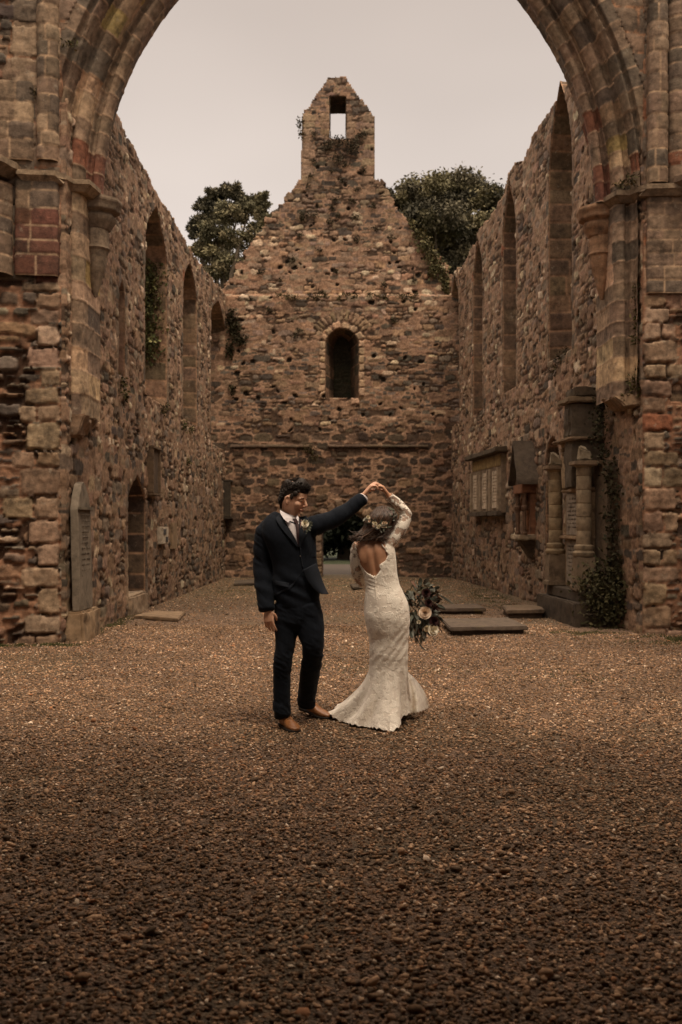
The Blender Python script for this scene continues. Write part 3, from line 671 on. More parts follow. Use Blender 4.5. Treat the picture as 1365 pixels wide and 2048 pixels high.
def tree(name, base, H, clumps, label, leaf, ncl, cols, seed, kind='tree', trunk=.35, group='trees behind the gable'):
    """clumps: (x,y,z,rx,rz) crowns masses; each gets sub-clumps of leaves"""
    rng = np.random.RandomState(seed); root = empty(name, base, label, kind, group)
    bx, by, bz = base; parts = []; P = []; C = []
    parts.append(tube([(bx, by, bz - .2), (bx + .1, by, H * .3), (bx - .1, by, H * .6), (bx, by, H * .85)], [trunk, trunk * .8, trunk * .5, trunk * .2], 10))
    for (x, y, z, rx, rz) in clumps:
        mid = np.array([bx, by, min(z * .75, H * .6)]); e = np.array([x, y, z])
        parts.append(tube([mid, mid * .45 + e * .55 + rng.normal(0, .3, 3), e], [trunk * .4, trunk * .25, trunk * .08], 6))
        ns = int(10 + 9 * rx)
        for q in range(ns):
            d = rng.normal(size=3); d /= np.linalg.norm(d); d[2] = d[2] * .8 + .15
            c = e + d * np.array([rx, rx, rz]) * rng.uniform(.45, 1.0); rr = rx * rng.uniform(.22, .42)
            parts.append(tube([e, (e + c) / 2, c], [trunk * .08, .03, .015], 4))
            n = int(ncl * rng.uniform(.6, 1.3)); p = c + rng.normal(0, .52, (n, 3)) * np.array([rr, rr, rr * .62])
            lum = rng.uniform(.7, 1.35); P.append(p); base_c = np.array(cols[rng.randint(len(cols))]) * lum
            C.append(np.clip(base_c * rng.uniform(.7, 1.3, (n, 1)), .004, .5))
    V, Fc = merge(parts); link('trunk', mesh_np(V, Fc), M_bark, root, True)
    P = np.concatenate(P); C = np.concatenate(C); V, Fl, Cl = leafmesh(P, leaf, C, seed)
    link('crown', mesh_np(V, [Fl], Cl), M_leaf, root)
YT = 46.0
def tp(u, v, Y=YT): return at(u, v, Y)
def clump(u, v, ru, rv, Y=YT, dy=0):
    p = tp(u, v, Y + dy); return (p[0], p[1], p[2], ru / F * Y, rv / F * Y)
DG = [(.10, .088, .057), (.125, .108, .07), (.07, .064, .044), (.16, .137, .085)]; OG = [(.21, .18, .10), (.16, .14, .08), (.25, .205, .12), (.12, .108, .064)]
b = tp(890, 1000); tree('pine_tree', (b[0], YT, 0), 16, [clump(850, 392, 60, 34), clump(915, 382, 58, 30, dy=1), clump(968, 405, 44, 30), clump(800, 400, 38, 26, dy=-1), clump(870, 445, 62, 34, dy=-2), clump(950, 460, 60, 36), clump(900, 500, 60, 36, dy=1), clump(830, 420, 50, 34, dy=2), clump(985, 440, 38, 40), clump(900, 425, 70, 40, dy=2), clump(850, 490, 50, 40), clump(940, 540, 60, 40), clump(880, 560, 50, 40)], 'broad dark evergreen with a domed crown behind the gable on the right', .18, 330, DG + OG[:2], 3)
b = tp(440, 1000); tree('pine_tree', (b[0], YT + 3, 0), 15, [clump(432, 392, 22, 16, YT + 3), clump(462, 384, 24, 16, YT + 3), clump(398, 440, 22, 18, YT + 3), clump(412, 412, 20, 16, YT + 3), clump(386, 468, 14, 16, YT + 3), clump(440, 430, 34, 26, YT + 3), clump(480, 410, 20, 24, YT + 3), clump(410, 480, 26, 30, YT + 3), clump(440, 520, 40, 30, YT + 3)], 'spiky dark conifer behind the gable on the left', .15, 170, DG, 5)
b = tp(470, 1000); tree('broadleaf_tree', (b[0], YT - 4, 0), 14, [clump(465, 430, 34, 26, YT - 4), clump(500, 415, 26, 20, YT - 4), clump(530, 402, 18, 14, YT - 4), clump(430, 470, 34, 26, YT - 4), clump(480, 480, 42, 30, YT - 4), clump(425, 530, 34, 36, YT - 4), clump(470, 550, 40, 40, YT - 4), clump(520, 440, 26, 22, YT - 4), clump(400, 500, 18, 20, YT - 4)], 'lighter olive-green leafy tree in front of the spiky conifer', .15, 130, OG, 7)
# dark trees seen through the doorway
for k, (x, y, h) in enumerate(((-3.0, 42, 6.5), (.2, 43, 7.5), (3.4, 42, 7))):
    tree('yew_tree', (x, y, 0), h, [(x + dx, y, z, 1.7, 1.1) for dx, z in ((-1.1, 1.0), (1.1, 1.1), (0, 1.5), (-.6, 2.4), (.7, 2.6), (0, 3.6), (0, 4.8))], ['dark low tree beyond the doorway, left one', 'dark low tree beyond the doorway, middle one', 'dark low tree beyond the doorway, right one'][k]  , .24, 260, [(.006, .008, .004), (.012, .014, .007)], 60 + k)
# ------------------------------------------------------------------ unseen vault and walls added around the camera to shade gravel and piers
def shade_blocks():
    root = empty('shade_blocks', (0, 0, 0), None, None, None, 'structure')
    bm = bmesh.new()
    def bx(x0, x1, y0, y1, z0, z1):
        m = Matrix.Translation(((x0 + x1) / 2, (y0 + y1) / 2, (z0 + z1) / 2)) @ Matrix.Diagonal((x1 - x0, y1 - y0, z1 - z0, 1)); bmesh.ops.create_cube(bm, size=1, matrix=m)
    bx(-4.4, -3.4, -12, 4.2, -.1, 4.9); bx(3.4, 4.4, -12, 4.2, -.1, 4.9); bx(-4.4, 4.4, -12, 4.7, 4.92, 5.6); bx(-3.38, 3.38, -12, -11, -.1, 4.9)
    bx(-7.6, -6.4, 4.3, 12.2, -.1, 9.5); bx(6.4, 7.6, 4.3, 12.9, -.1, 9.5)
    me = from_bm(bm); o = link('shade_vault', me, m_plain('shade_rubble', (.2, .14, .1), .95, .4, 6, .8, .03)); tag(o, 'unseen vault and walls added around the viewer to shade the gravel and piers', None, None, 'structure')
    bpy.data.objects.remove(root)
shade_blocks()
# ------------------------------------------------------------------ tombs, tablets and slabs
class Carve:
    def __init__(s): s.bm = bmesh.new()
    def hexa(s, pts, bev=.012):
        """8 corners: bottom ring of 4, top ring of 4"""
        v = [s.bm.verts.new(tuple(p)) for p in pts]; fs = [(3, 2, 1, 0), (4, 5, 6, 7), (0, 1, 5, 4), (1, 2, 6, 5), (2, 3, 7, 6), (3, 0, 4, 7)]
        F_ = [s.bm.faces.new([v[i] for i in f]) for f in fs]
        bmesh.ops.recalc_face_normals(s.bm, faces=F_)
        if bev: bmesh.ops.bevel(s.bm, geom=list({e for f in F_ for e in f.edges}), offset=bev, segments=2, affect='EDGES')
        return s
    def wall(s, side, Y0, Y1, n0, n1, z0, z1, bev=.01, dn=0):
        """block along a nave wall: Y0..Y1 along it, n0..n1 out from its face; dn leans the top back"""
        P = []
        for z, d in ((z0, 0), (z1, dn)):
            for (y, n) in ((Y0, n0), (Y1, n0), (Y1, n1), (Y0, n1)): P.append((wall_xy(side, y) - side * (n - d), y, z))
        return s.hexa(P, bev)
    def lathe(s, c, rings, seg=20):
        V = [[s.bm.verts.new((c[0] + r * math.cos(2 * math.pi * k / seg), c[1] + r * math.sin(2 * math.pi * k / seg), z)) for k in range(seg)] for z, r in rings]
        for a, b in zip(V[:-1], V[1:]):
            for k in range(seg): s.bm.faces.new((a[k], a[(k + 1) % seg], b[(k + 1) % seg], b[k]))
        s.bm.faces.new(V[0][::-1]); s.bm.faces.new(V[-1]); return s
    def build(s, name, M, parent, col=(.25, .18, .13), rough=.010, var=.0, cut=.08, seed=1, colf=None):
        bm = s.bm; bmesh.ops.triangulate(bm, faces=[f for f in bm.faces if len(f.verts) > 4])
        for _ in range(4):
            e = [e for e in bm.edges if e.calc_length() > cut]
            if not e: break
            bmesh.ops.subdivide_edges(bm, edges=e, cuts=1, use_grid_fill=True)
        bm.normal_update()
        if rough:
            co = np.array([v.co[:] for v in bm.verts]); k = fbm(co[:, 0] * 11 + co[:, 1] * 8, co[:, 2] * 10 + co[:, 1] * 3, seed, 3) - .5
            for v, q in zip(bm.verts, k): v.co += v.normal * float(q * rough * 2)
        bmesh.ops.triangulate(bm, faces=[f for f in bm.faces if len(f.verts) > 4])
        me = from_bm(bm); setcol(me, col, var, seed)
        o = link(name, me, M, parent); me.shade_smooth()
        try: me.set_sharp_from_angle(angle=R(38))
        except Exception: pass
        return o
def gp(u, v, h=0): Y = F * (EYE - h) / (v - HY); return ((u - CX) / F * Y, Y, h)
def slab(pts, h, th, label, col, base=True, group='grave slabs lying on the gravel'):
    root = empty('grave_slab', gp(*pts[0]), label, 'grave slab', group)
    top = [gp(u, v, h) for u, v in pts]
    c = Carve(); c.hexa([(x, y, h - th) for x, y, _ in top] + [(x, y, h) for x, y, _ in top], .012)
    st_o = c.build('slab_top', M_tomb, root, col, .008, cut=.15)
    if base:
        cx = np.mean(top, axis=0); q = [(cx[0] + (x - cx[0]) * .9, cx[1] + (y - cx[1]) * .88) for x, y, _ in top]
        c = Carve(); c.hexa([(x, y, -.08) for x, y in q] + [(x, y, h - th - .003) for x, y in q], .01); c.build('slab_base', M_tomb, root, tuple(np.array(col) * .7), .02, cut=.12)
slab([(267, 1231), (309, 1221), (371, 1223), (357, 1237)], .06, .05, 'pale brown grave slab lying flat beside the left doorway', (.26, .19, .135), False)
slab([(883, 1237), (1017, 1234), (1057, 1252), (901, 1255)], .11, .055, 'largest grave slab, low table on the gravel right of the bouquet', (.13, .105, .09))
slab([(858, 1209), (955, 1207), (973, 1216), (866, 1217)], .11, .06, 'long narrow grave slab just behind the bouquet', (.11, .085, .07))
slab([(1003, 1210), (1082, 1209), (1090, 1219), (1014, 1221)], .14, .06, 'short grave slab butting against the foot of the columned monument', (.16, .12, .09))
slab([(700, 1167), (736, 1166), (746, 1172), (706, 1174)], .07, .05, 'small dark grave slab in the nave close to the bride', (.10, .08, .065))
slab([(470, 1160), (508, 1158), (512, 1165), (468, 1167)], .07, .05, 'small dark grave slab at the far left of the nave', (.10, .08, .065))
def inscription(parent, side, Y0, Y1, z0, z1, n, seed, rows=.06, col=(.07, .06, .05)):
    """worn rows of shallow lettering, too faint in the photo to read"""
    r = np.random.RandomState(seed); parts = []; z = z1 - .05
    while z > z0 + .04:
        y = Y0 + .06 + r.uniform(0, .03)
        while y < Y1 - .08:
            w = r.uniform(.012, .03)
            if r.rand() < .82:
                x = wall_xy(side, y) - side * n
                a = np.array([(x, y, z), (x, y + w, z), (x, y + w, z + rows * .38), (x, y, z + rows * .38)]); o = np.array([-side * .0015, 0, 0])
                parts.append((np.concatenate([a, a + o]), np.array([[0, 1, 2, 3], [7, 6, 5, 4], [0, 4, 5, 1], [1, 5, 6, 2], [2, 6, 7, 3], [3, 7, 4, 0]])))
            y += w + r.uniform(.008, .016)
        z -= rows
    V, Fc = merge(parts); me = mesh_np(V, Fc); setcol(me, col); return link('inscription', me, M_tomb, parent)
# columned wall monument on the right
mon = empty('wall_monument', (3.6, 15.2, 0), 'tall columned wall monument with two inscribed tablets on a dark plinth', 'monument')
Carve().wall(1, 14.27, 16.3, -.3, .60, -.1, .34, .015).wall(1, 14.40, 16.1, -.3, .50, .345, .50, .012).build('plinth', M_tomb, mon, (.075, .06, .048), .02, seed=2)
Carve().wall(1, 14.20, 16.05, -.3, .16, .505, 2.40).build('back_slab', M_tomb, mon, (.13, .10, .075), .02, seed=3)
Carve().wall(1, 14.74, 15.72, -.3, .31, .505, 1.96).build('body', M_tomb, mon, (.26, .19, .13), .012, seed=4)
for (y, n, near) in ((14.60, .37, True), (15.86, .42, False)):
    x = wall_xy(1, y) - n
    w = .135
    pd_ = Carve().wall(1, y - w, y + w, n - w, n + w, .505, 1.0).wall(1, y - w - .03, y + w + .03, n - w - .03, n + w + .03, .503, .58); pd_.build('pedestal', M_tomb, mon, (.20, .155, .115), .02, seed=5)
    rings = [(1.0, .15), (1.03, .165), (1.06, .165), (1.09, .13), (1.13, .145), (1.16, .14), (1.18, .108)]
    z = 1.18
    while z < 2.3: rings += [(z + .01, .110), (z + .19, .108), (z + .2, .102)]; z += .2
    rings += [(2.30, .105), (2.33, .14)]
    Carve().lathe((x, y), rings).build('column', M_tomb, mon, (.25, .20, .145) if near else (.27, .21, .14), .008, cut=.1, seed=6)
    Carve().wall(1, y - .17, y + .17, n - .5, n + .17, 2.335, 2.40, .015).build('capital', M_tomb, mon, (.24, .18, .13), .014, seed=7)
    Carve().hexa([(x - .1, y - .1, 2.405), (x + .1, y - .1, 2.405), (x + .1, y + .1, 2.405), (x - .1, y + .1, 2.405), (x - .085, y - .08, 2.60), (x + .07, y - .08, 2.55 if near else 2.5), (x + .06, y + .07, 2.62), (x - .06, y + .07, 2.66)], .02).build('finial_stump', M_tomb, mon, (.27, .23, .175), .04, seed=8)
Carve().wall(1, 14.72, 15.74, -.2, .40, 1.24, 1.30, .015).build('moulding', M_tomb, mon, (.30, .22, .155), .02, seed=9)
for (z0, z1) in ((.56, 1.235), (1.305, 1.96)):
    t_ = Carve().wall(1, 14.92, 15.58, .2, .335, z0, z1 - .01, .008).build('tablet', M_tomb, mon, (.27, .235, .205), .004, seed=10)
    inscription(t_, 1, 14.94, 15.56, z0 + .05, z1 - .06, .337, int(z0 * 100), .062, (.10, .085, .07))
Carve().wall(1, 14.74, 15.72, -.2, .37, 1.965, 2.02, .015).build('moulding', M_tomb, mon, (.30, .22, .155), .02, seed=19)
# carved strapwork panel and the tall shaft over it
c = Carve().wall(1, 15.22, 15.68, -.2, .38, 2.025, 2.72); c.build('carved_panel', M_tomb, mon, (.35, .27, .19), .03, seed=11)
c = Carve()
for q in range(9):
    y = 15.27 + .34 * ((q * 37) % 9) / 9; z = 2.08 + .065 * q; c.lathe((wall_xy(1, y) - .38, y), [(z, .02), (z + .015, .045), (z + .045, .045), (z + .06, .018)], 8)
c.build('scroll_carving', M_tomb, mon, (.32, .25, .18), .01, seed=12)
Carve().wall(1, 14.82, 15.2, -.2, .48, 2.025, 3.28).wall(1, 14.9, 15.1, .2, .51, 2.8, 3.2).build('upper_shaft', M_tomb, mon, (.10, .082, .065), .045, seed=13)
Carve().wall(1, 14.74, 15.34, -.2, .55, 3.285, 3.37, .02).build('cornice', M_tomb, mon, (.22, .17, .12), .02, seed=14)
Carve().wall(1, 14.80, 15.26, -.2, .44, 3.372, 3.52, .02).build('cresting', M_tomb, mon, (.10, .08, .06), .04, seed=16)
Carve().wall(1, 14.72, 15.72, -.2, .53, 2.725, 2.775, .02).build('ledge', M_tomb, mon, (.24, .18, .13), .02, seed=15)
# gabled shrine
aed = empty('gabled_shrine', (3.4, 18.9, 1.2), 'small gabled stone shrine with a lichen-spotted roof projecting from the right wall', 'shrine')
yc = 18.9; xw = lambda n, y=18.9: wall_xy(1, y) - n
c = Carve()
for sgn in (-1, 1):
    a = [(xw(.36), yc, 2.98), (xw(-.2), yc, 2.98), (xw(-.2), yc + sgn * .50, 2.20), (xw(.36), yc + sgn * .50, 2.20)]
    top = [(x, y, z + .075) for x, y, z in a]
    c.hexa(a + top if sgn > 0 else a + top, .008)
c.build('roof', M_tomb, aed, (.10, .08, .065), .02, seed=21)
c = Carve(); c.hexa([(xw(.24), yc - .40, 2.22), (xw(-.1), yc - .40, 2.22), (xw(-.1), yc + .40, 2.22), (xw(.24), yc + .40, 2.22), (xw(.24), yc - .03, 2.88), (xw(-.1), yc - .03, 2.88), (xw(-.1), yc + .03, 2.88), (xw(.24), yc + .03, 2.88)], .005); c.build('pediment', M_tomb, aed, (.10, .07, .05), .01, seed=22)
Carve().wall(1, yc - .34, yc + .34, -.2, .27, 2.05, 2.218).wall(1, yc - .30, yc + .30, -.2, .10, 1.27, 2.05).build('body', M_tomb, aed, (.24, .12, .075), .012, seed=23)
Carve().wall(1, yc - .17, yc + .17, .08, .125, 1.36, 1.9, .004).build('tablet', M_tomb, aed, (.33, .16, .09), .004, seed=24)
for dy in (-.30, -.20, .20, .30):
    Carve().lathe((xw(.20, yc + dy), yc + dy), [(1.27, .045), (1.31, .045), (1.33, .028), (1.72, .028), (1.74, .045), (1.80, .05), (1.82, .03), (2.0, .03), (2.045, .05)], 10).build('colonnette', M_tomb, aed, (.13, .08, .055), .004, seed=25)
c = Carve()
for k in range(9):   # pointed arch over the tablet
    q0, q1 = k / 9, (k + 1) / 9
    f0 = lambda q: (yc + .19 * math.cos(math.pi * q), 1.72 + .26 * (1 - abs(2 * q - 1) ** 1.6))
    (ya_, za_), (yb_, zb_) = f0(q0), f0(q1)
    c.hexa([(xw(.10), ya_, za_), (xw(.19), ya_, za_), (xw(.19), yb_, zb_), (xw(.10), yb_, zb_), (xw(.10), ya_, za_ + .05), (xw(.19), ya_, za_ + .05), (xw(.19), yb_, zb_ + .05), (xw(.10), yb_, zb_ + .05)], 0)
c.build('arch_moulding', M_tomb, aed, (.20, .11, .07), .004, seed=26)
Carve().wall(1, yc - .37, yc + .37, -.2, .32, 1.17, 1.265, .02).build('shelf', M_tomb, aed, (.36, .30, .23), .03, seed=27)
c = Carve(); c.hexa([(xw(.05), yc - .12, .82), (xw(-.2), yc - .12, .82), (xw(-.2), yc + .12, .82), (xw(.05), yc + .12, .82), (xw(.26), yc - .3, 1.165), (xw(-.2), yc - .3, 1.165), (xw(-.2), yc + .3, 1.165), (xw(.26), yc + .3, 1.165)], .01); c.build('bracket', M_tomb, aed, (.11, .085, .065), .02, seed=28)
# triple memorial further along the right wall
Ya_, Zt = wpt(1, 1013, 912); Yb_, _ = wpt(1, 953, 912); _, Zb = wpt(1, 985, 1032); _, Zm = wpt(1, 985, 940)
tri = empty('triple_memorial', (wall_xy(1, (Ya_ + Yb_) / 2), (Ya_ + Yb_) / 2, Zb), 'three pale memorial panels in one frame under a dark sloping cornice', 'memorial')
L_ = Yb_ - Ya_
Carve().wall(1, Ya_, Yb_, -.2, .10, Zb + .06, Zm + .3).build('frame', M_tomb, tri, (.24, .19, .15), .01, seed=31)
Carve().wall(1, Ya_ - .15, Yb_ + .15, -.2, .26, Zm + .305, Zm + .42, .02).build('cornice', M_tomb, tri, (.10, .08, .06), .03, seed=32)
Carve().wall(1, Ya_ + .05, Yb_ - .05, .0, .115, Zm + .03, Zm + .26).build('frieze', M_tomb, tri, (.30, .22, .11), .01, seed=33)
for k in range(3):
    y0 = Ya_ + L_ * (k + .12) / 3; y1 = Ya_ + L_ * (k + .88) / 3; t_ = Carve().wall(1, y0 + .12, y1 - .12, .05, .13, Zb + .16, Zm - .06, .006).build('panel', M_tomb, tri, (.58, .50, .42), .004, seed=34)
    inscription(t_, 1, y0 + .14, y1 - .14, Zb + .2, Zm - .12, .132, 40 + k, .07, (.33, .25, .18))
    for yy in (y0, y1): Carve().wall(1, yy - .06, yy + .06, .0, .17, Zb + .1, Zm).build('pilaster', M_tomb, tri, (.34, .28, .22), .006, seed=35)
    Carve().wall(1, y0 - .08, y1 + .08, -.1, .20, Zb, Zb + .095, .01).build('sill', M_tomb, tri, (.10, .08, .065), .02, seed=36)
# left wall: upright graveslab on its block, dark framed tablet, notice board and others
blk = empty('footing_block', (-3.3, 12.8, 0), 'rough dressed block at the foot of the left pier carrying the upright slab', 'stone block')
Carve().wall(-1, 12.46, 13.32, -.15, .22, -.1, .38, .03, .02).build('block', M_tomb, blk, (.30, .22, .15), .03, seed=41)
up = empty('upright_graveslab', (-3.3, 12.8, .38), 'tall grey pointed grave slab leaning against the left wall by the pier', 'grave slab')
c = Carve(); yc2 = 12.80; pts = [(-.30, 0), (.30, 0), (.30, 1.28), (.22, 1.45), (.10, 1.60), (0, 1.64), (-.10, 1.60), (-.22, 1.45), (-.30, 1.28)]
ring = [[c.bm.verts.new((wall_xy(-1, yc2 + y) + n - .04 * z / 1.6, yc2 + y, .385 + z)) for y, z in pts] for n in (.06, .16)]
n_ = len(pts)
for k in range(n_): c.bm.faces.new((ring[0][k], ring[0][(k + 1) % n_], ring[1][(k + 1) % n_], ring[1][k]))
c.bm.faces.new(ring[1]); c.bm.faces.new(ring[0][::-1]); bmesh.ops.recalc_face_normals(c.bm, faces=c.bm.faces); bmesh.ops.bevel(c.bm, geom=list(c.bm.edges), offset=.008, segments=1, affect='EDGES')
c.build('slab', M_tomb, up, (.19, .165, .14), .006, seed=42)
inscription(up, -1, 12.56, 13.06, .55, 1.7, .135, 43, .07, (.12, .10, .085)).location.x += .012
Carve().wall(-1, 12.5, 13.1, .13, .165, 1.66, 1.70, .006).build('raised_band', M_tomb, up, (.16, .14, .115), .004, seed=44)
def ltab(u0, u1, v0, v1, n, name, label, cat, col, frame=None, M=None):
    Y0, _ = wpt(-1, u0, v0); Y1, _ = wpt(-1, u1, v0); um = (u0 + u1) / 2; _, z1 = wpt(-1, um, v0); _, z0 = wpt(-1, um, v1)
    r_ = empty(name, (wall_xy(-1, Y0), (Y0 + Y1) / 2, z0), label, cat)
    Carve().wall(-1, Y0, Y1, -.1, n, z0, z1).build('panel', M or M_tomb, r_, col, .004, seed=45)
    if frame:
        w = .05; Carve().wall(-1, Y0 - w, Y0 - .002, -.1, n + .04, z0, z1).wall(-1, Y1 + .002, Y1 + w, -.1, n + .04, z0, z1).wall(-1, Y0 - w, Y1 + w, -.1, n + .05, z1 + .002, z1 + w).wall(-1, Y0 - w, Y1 + w, -.1, n + .05, z0 - w, z0 - .002).build('frame', M_tomb, r_, frame, .006, seed=46)
    return r_, Y0, Y1, z0, z1
ltab(296, 309, 899, 986, .07, 'wall_tablet', 'dark framed stone tablet high on the left wall past the doorway', 'tablet', (.12, .09, .07), (.17, .125, .09))
sgn_, Y0, Y1, z0, z1 = ltab(315, 327, 1054, 1088, .10, 'notice_board', 'small white notice board with dark pictures fixed to the left wall', 'notice board', (.55, .50, .44))
c = Carve(); h_ = z1 - z0
c.wall(-1, Y0 + .12 * (Y1 - Y0), Y0 + .55 * (Y1 - Y0), .102, .108, z0 + .55 * h_, z1 - .12 * h_, 0).wall(-1, Y0 + .5 * (Y1 - Y0), Y1 - .15 * (Y1 - Y0), .102, .108, z0 + .12 * h_, z0 + .42 * h_, 0); c.build('printed_picture', M_tomb, sgn_, (.08, .08, .09), 0)
ltab(340, 350, 1045, 1098, .05, 'wall_tablet', 'narrow pale upright slab on the left wall beyond the notice board', 'tablet', (.26, .19, .13))
ltab(447, 452, 964, 1034, .16, 'wall_tablet', 'slender pale slab in the far left corner of the nave', 'tablet', (.24, .19, .15), (.06, .05, .04))
c = Carve(); c.hexa([(-3.44, 12.62, 2.58), (-3.32, 12.62, 2.60), (-3.34, 13.1, 2.62), (-3.46, 13.1, 2.58), (-3.50, 12.61, 2.88), (-3.22, 12.62, 2.88), (-3.24, 13.5, 2.88), (-3.50, 13.5, 2.88)], .02); c.build('broken_corbel', M_ash, ARCH, (.20, .14, .10), .05, seed=61)
c = Carve(); c.hexa([(3.86, 13.45, 3.06), (4.06, 13.42, 3.10), (4.08, 14.1, 3.1), (3.9, 14.1, 3.06), (3.70, 13.50, 3.22), (4.08, 13.44, 3.26), (4.1, 14.3, 3.25), (3.72, 14.3, 3.24)], .02); c.build('broken_corbel', M_ash, ARCH, (.22, .16, .11), .05, seed=62)
# worn sill of the left doorway
o_ = NWL[1][4]; yS = o_['sc'] + NWL[2]
st = empty('door_step', (-3.4, yS, 0), 'pale worn stone step in the left doorway', 'step'); Carve().wall(-1, yS - o_['hw'], yS + o_['hw'], -1.0, .05, -.05, .33, .03).build('step', M_tomb, st, (.33, .26, .2), .03, seed=47)
def flatten():
    """a thing made of one piece is that piece itself"""
    for r_ in [o for o in list(bpy.data.objects) if o.type == 'EMPTY' and o.parent is None and len(o.children) == 1]:
        c_ = r_.children[0]; nm = r_.name; bpy.context.view_layer.update(); M_ = c_.matrix_world.copy(); c_.parent = None; c_.matrix_world = M_
        for k_ in ('label', 'category', 'group'):
            if k_ in r_: c_[k_] = r_[k_]
        bpy.data.objects.remove(r_); c_.name = nm
flatten()
# ------------------------------------------------------------------ plants growing in and on the masonry
def on(side, u, v, n=.03):
    Y, z = wpt(side, u, v); return np.array([wall_xy(side, Y) - side * n, Y, z]), np.array([-side, -.25, 0.])
def plant(name, label, cat, spots, size, cols, seed, dens=1, group=None, asp=.4, stemcol=(.06, .045, .02)):
    """spots: list of (point, normal, rx, rz) clumps rooted on a face"""
    rng = np.random.RandomState(seed); P = []; C = []; parts = []
    for (p, n, rx, rz) in spots:
        n = np.asarray(n, float); n /= np.linalg.norm(n); k = int(dens * 900 * rx * rz / size ** 1.2 * .06) + 8
        t = np.cross(n, [0, 0, 1.]); t /= np.linalg.norm(t); a = rng.normal(0, .45, k); b = rng.normal(0, .45, k); d = np.abs(rng.normal(0, .5, k)) * min(rx, rz) * .5
        q = p + t * (a * rx)[:, None] + np.array([0, 0, 1.]) * (b * rz)[:, None] + n * d[:, None]
        P.append(q); c = np.array(cols)[rng.randint(len(cols), size=k)] * rng.uniform(.6, 1.4, (k, 1)); C.append(c)
        for j in range(min(6, k)): parts.append(tube([p - n * .02, (p + q[j]) / 2 + n * .01, q[j]], [.006, .004, .002], 4))
    P = np.concatenate(P); V, Fl, Cl = leafmesh(P, size, np.concatenate(C), seed, asp)
    p0 = spots[0][0]; r_ = empty(name, tuple(p0), label, cat, group)
    link('foliage', mesh_np(V, [Fl], Cl), M_leaf, r_); V, Fc = merge(parts); link('stem', mesh_np(V, Fc), M_bark, r_)
GR = [(.085, .08, .03), (.06, .06, .022), (.12, .10, .04), (.045, .04, .018)]; BR = [(.10, .07, .03), (.06, .045, .02), (.08, .07, .03), (.04, .03, .015)]
def S_(side, u, v, ru, rv): p, n = on(side, u, v); k = p[1] / F; return (p, n, ru * k * 1.8, rv * k)
def G_(u, v, ru, rv, dy=0): Yg = YG - .04 + (.2 if v < 590 else 0) + dy; p = at(u, v, Yg); return (p, (0, -1, .1), ru * Yg / F, rv * Yg / F)
def Pf(u, v, Y, ru, rv, n=(0, -1, .1)): return (at(u, v, Y), n, ru * Y / F, rv * Y / F)
Yo, zo = wpt(-1, 334, 640)
ivp = lambda v, ru, rv: (np.array([wall_xy(-1, Yo) - .35, Yo - .05, EYE + (HY - v) / F * Yo]), (.2, -1, 0), .32, rv / F * Yo)
plant('ivy', 'ivy hanging down the jamb of the tallest left lancet', 'ivy', [ivp(v, 16, 16) for v in range(535, 732, 18)], .075, [(.11, .11, .045), (.16, .145, .06), (.07, .075, .03)], 1, 2.0, asp=.8)
plant('wall_shrub', 'dark shrub rooted under the first narrow lancet of the left wall', 'plant', [S_(-1, 240, 770, 8, 22), S_(-1, 247, 790, 6, 14)], .07, GR, 2, 2)
plant('wall_shrub', 'brownish weeds on the sill of the ivy-clad left lancet', 'plant', [S_(-1, 322, 822, 9, 14), S_(-1, 330, 812, 5, 8)], .06, BR, 3, 2)
plant('wall_shrub', 'green weeds below the third lancet of the left wall', 'plant', [S_(-1, 366, 852, 9, 10), S_(-1, 380, 860, 8, 8), S_(-1, 374, 925, 7, 8)], .06, GR, 4, 2)
for k, (u, v) in enumerate(((272, 300), (296, 352), (331, 411), (347, 444))):
    p, n = on(-1, u, v, -.3); plant('wall_top_plant', ['small sprig on the left wall top nearest the arch', 'feathery plant on the left wall top, second from the arch', 'bushy sprig on the left wall top above the ivy-clad lancet', 'low plant on the left wall top, farthest of them'][k], 'plant', [(p + np.array([0, 0, .08]), (0, 0, 1), .22, .16)], .10, GR, 10 + k, 1.2, 'plants along the left wall top', .25)
plant('wall_plant', 'dark weed clusters below the bellcote opening', 'plant', [G_(u, v, a, b) for u, v, a, b in ((680, 283, 30, 12), (655, 292, 16, 12), (700, 300, 16, 10), (678, 318, 16, 12), (712, 288, 12, 16), (690, 330, 10, 6), (628, 270, 7, 8), (718, 272, 9, 7), (729, 270, 9, 8))], .09, [(.07, .055, .035), (.05, .04, .024), (.09, .07, .045)], 20, 2.2)
plant('wall_plant', 'dark leafy tuft on the left edge of the bellcote', 'plant', [G_(601, 250, 6, 16), G_(603, 270, 5, 10)], .10, BR, 21, 3)
rg = np.random.RandomState(9)
plant('wall_plant', 'scattered dark tufts over the upper gable face', 'plant', [G_(u, v, rg.uniform(4, 10), rg.uniform(3, 7)) for u, v in [(628, 322), (622, 352), (617, 372), (665, 342), (684, 362), (728, 338), (715, 378), (672, 398), (705, 403), (748, 412), (664, 416), (605, 428), (604, 437), (628, 430), (660, 442), (712, 434), (750, 458), (676, 432), (713, 480), (672, 542), (768, 570), (600, 470), (640, 500), (585, 520), (782, 478), (520, 545), (500, 600), (560, 560), (640, 585), (830, 560), (540, 620), (790, 640), (600, 660), (588, 672)]], .08, [(.06, .045, .027), (.04, .032, .018), (.08, .065, .035)], 22, 4)
plant('wall_plant', 'row of weeds along the ledge above the round-headed niche', 'plant', [G_(u, 590 + (k % 3) * 3, 9, 6, -.1) for k, u in enumerate(range(560, 850, 15)) if k % 4 != 3], .08, [(.09, .07, .03), (.06, .05, .022)], 23, 3)
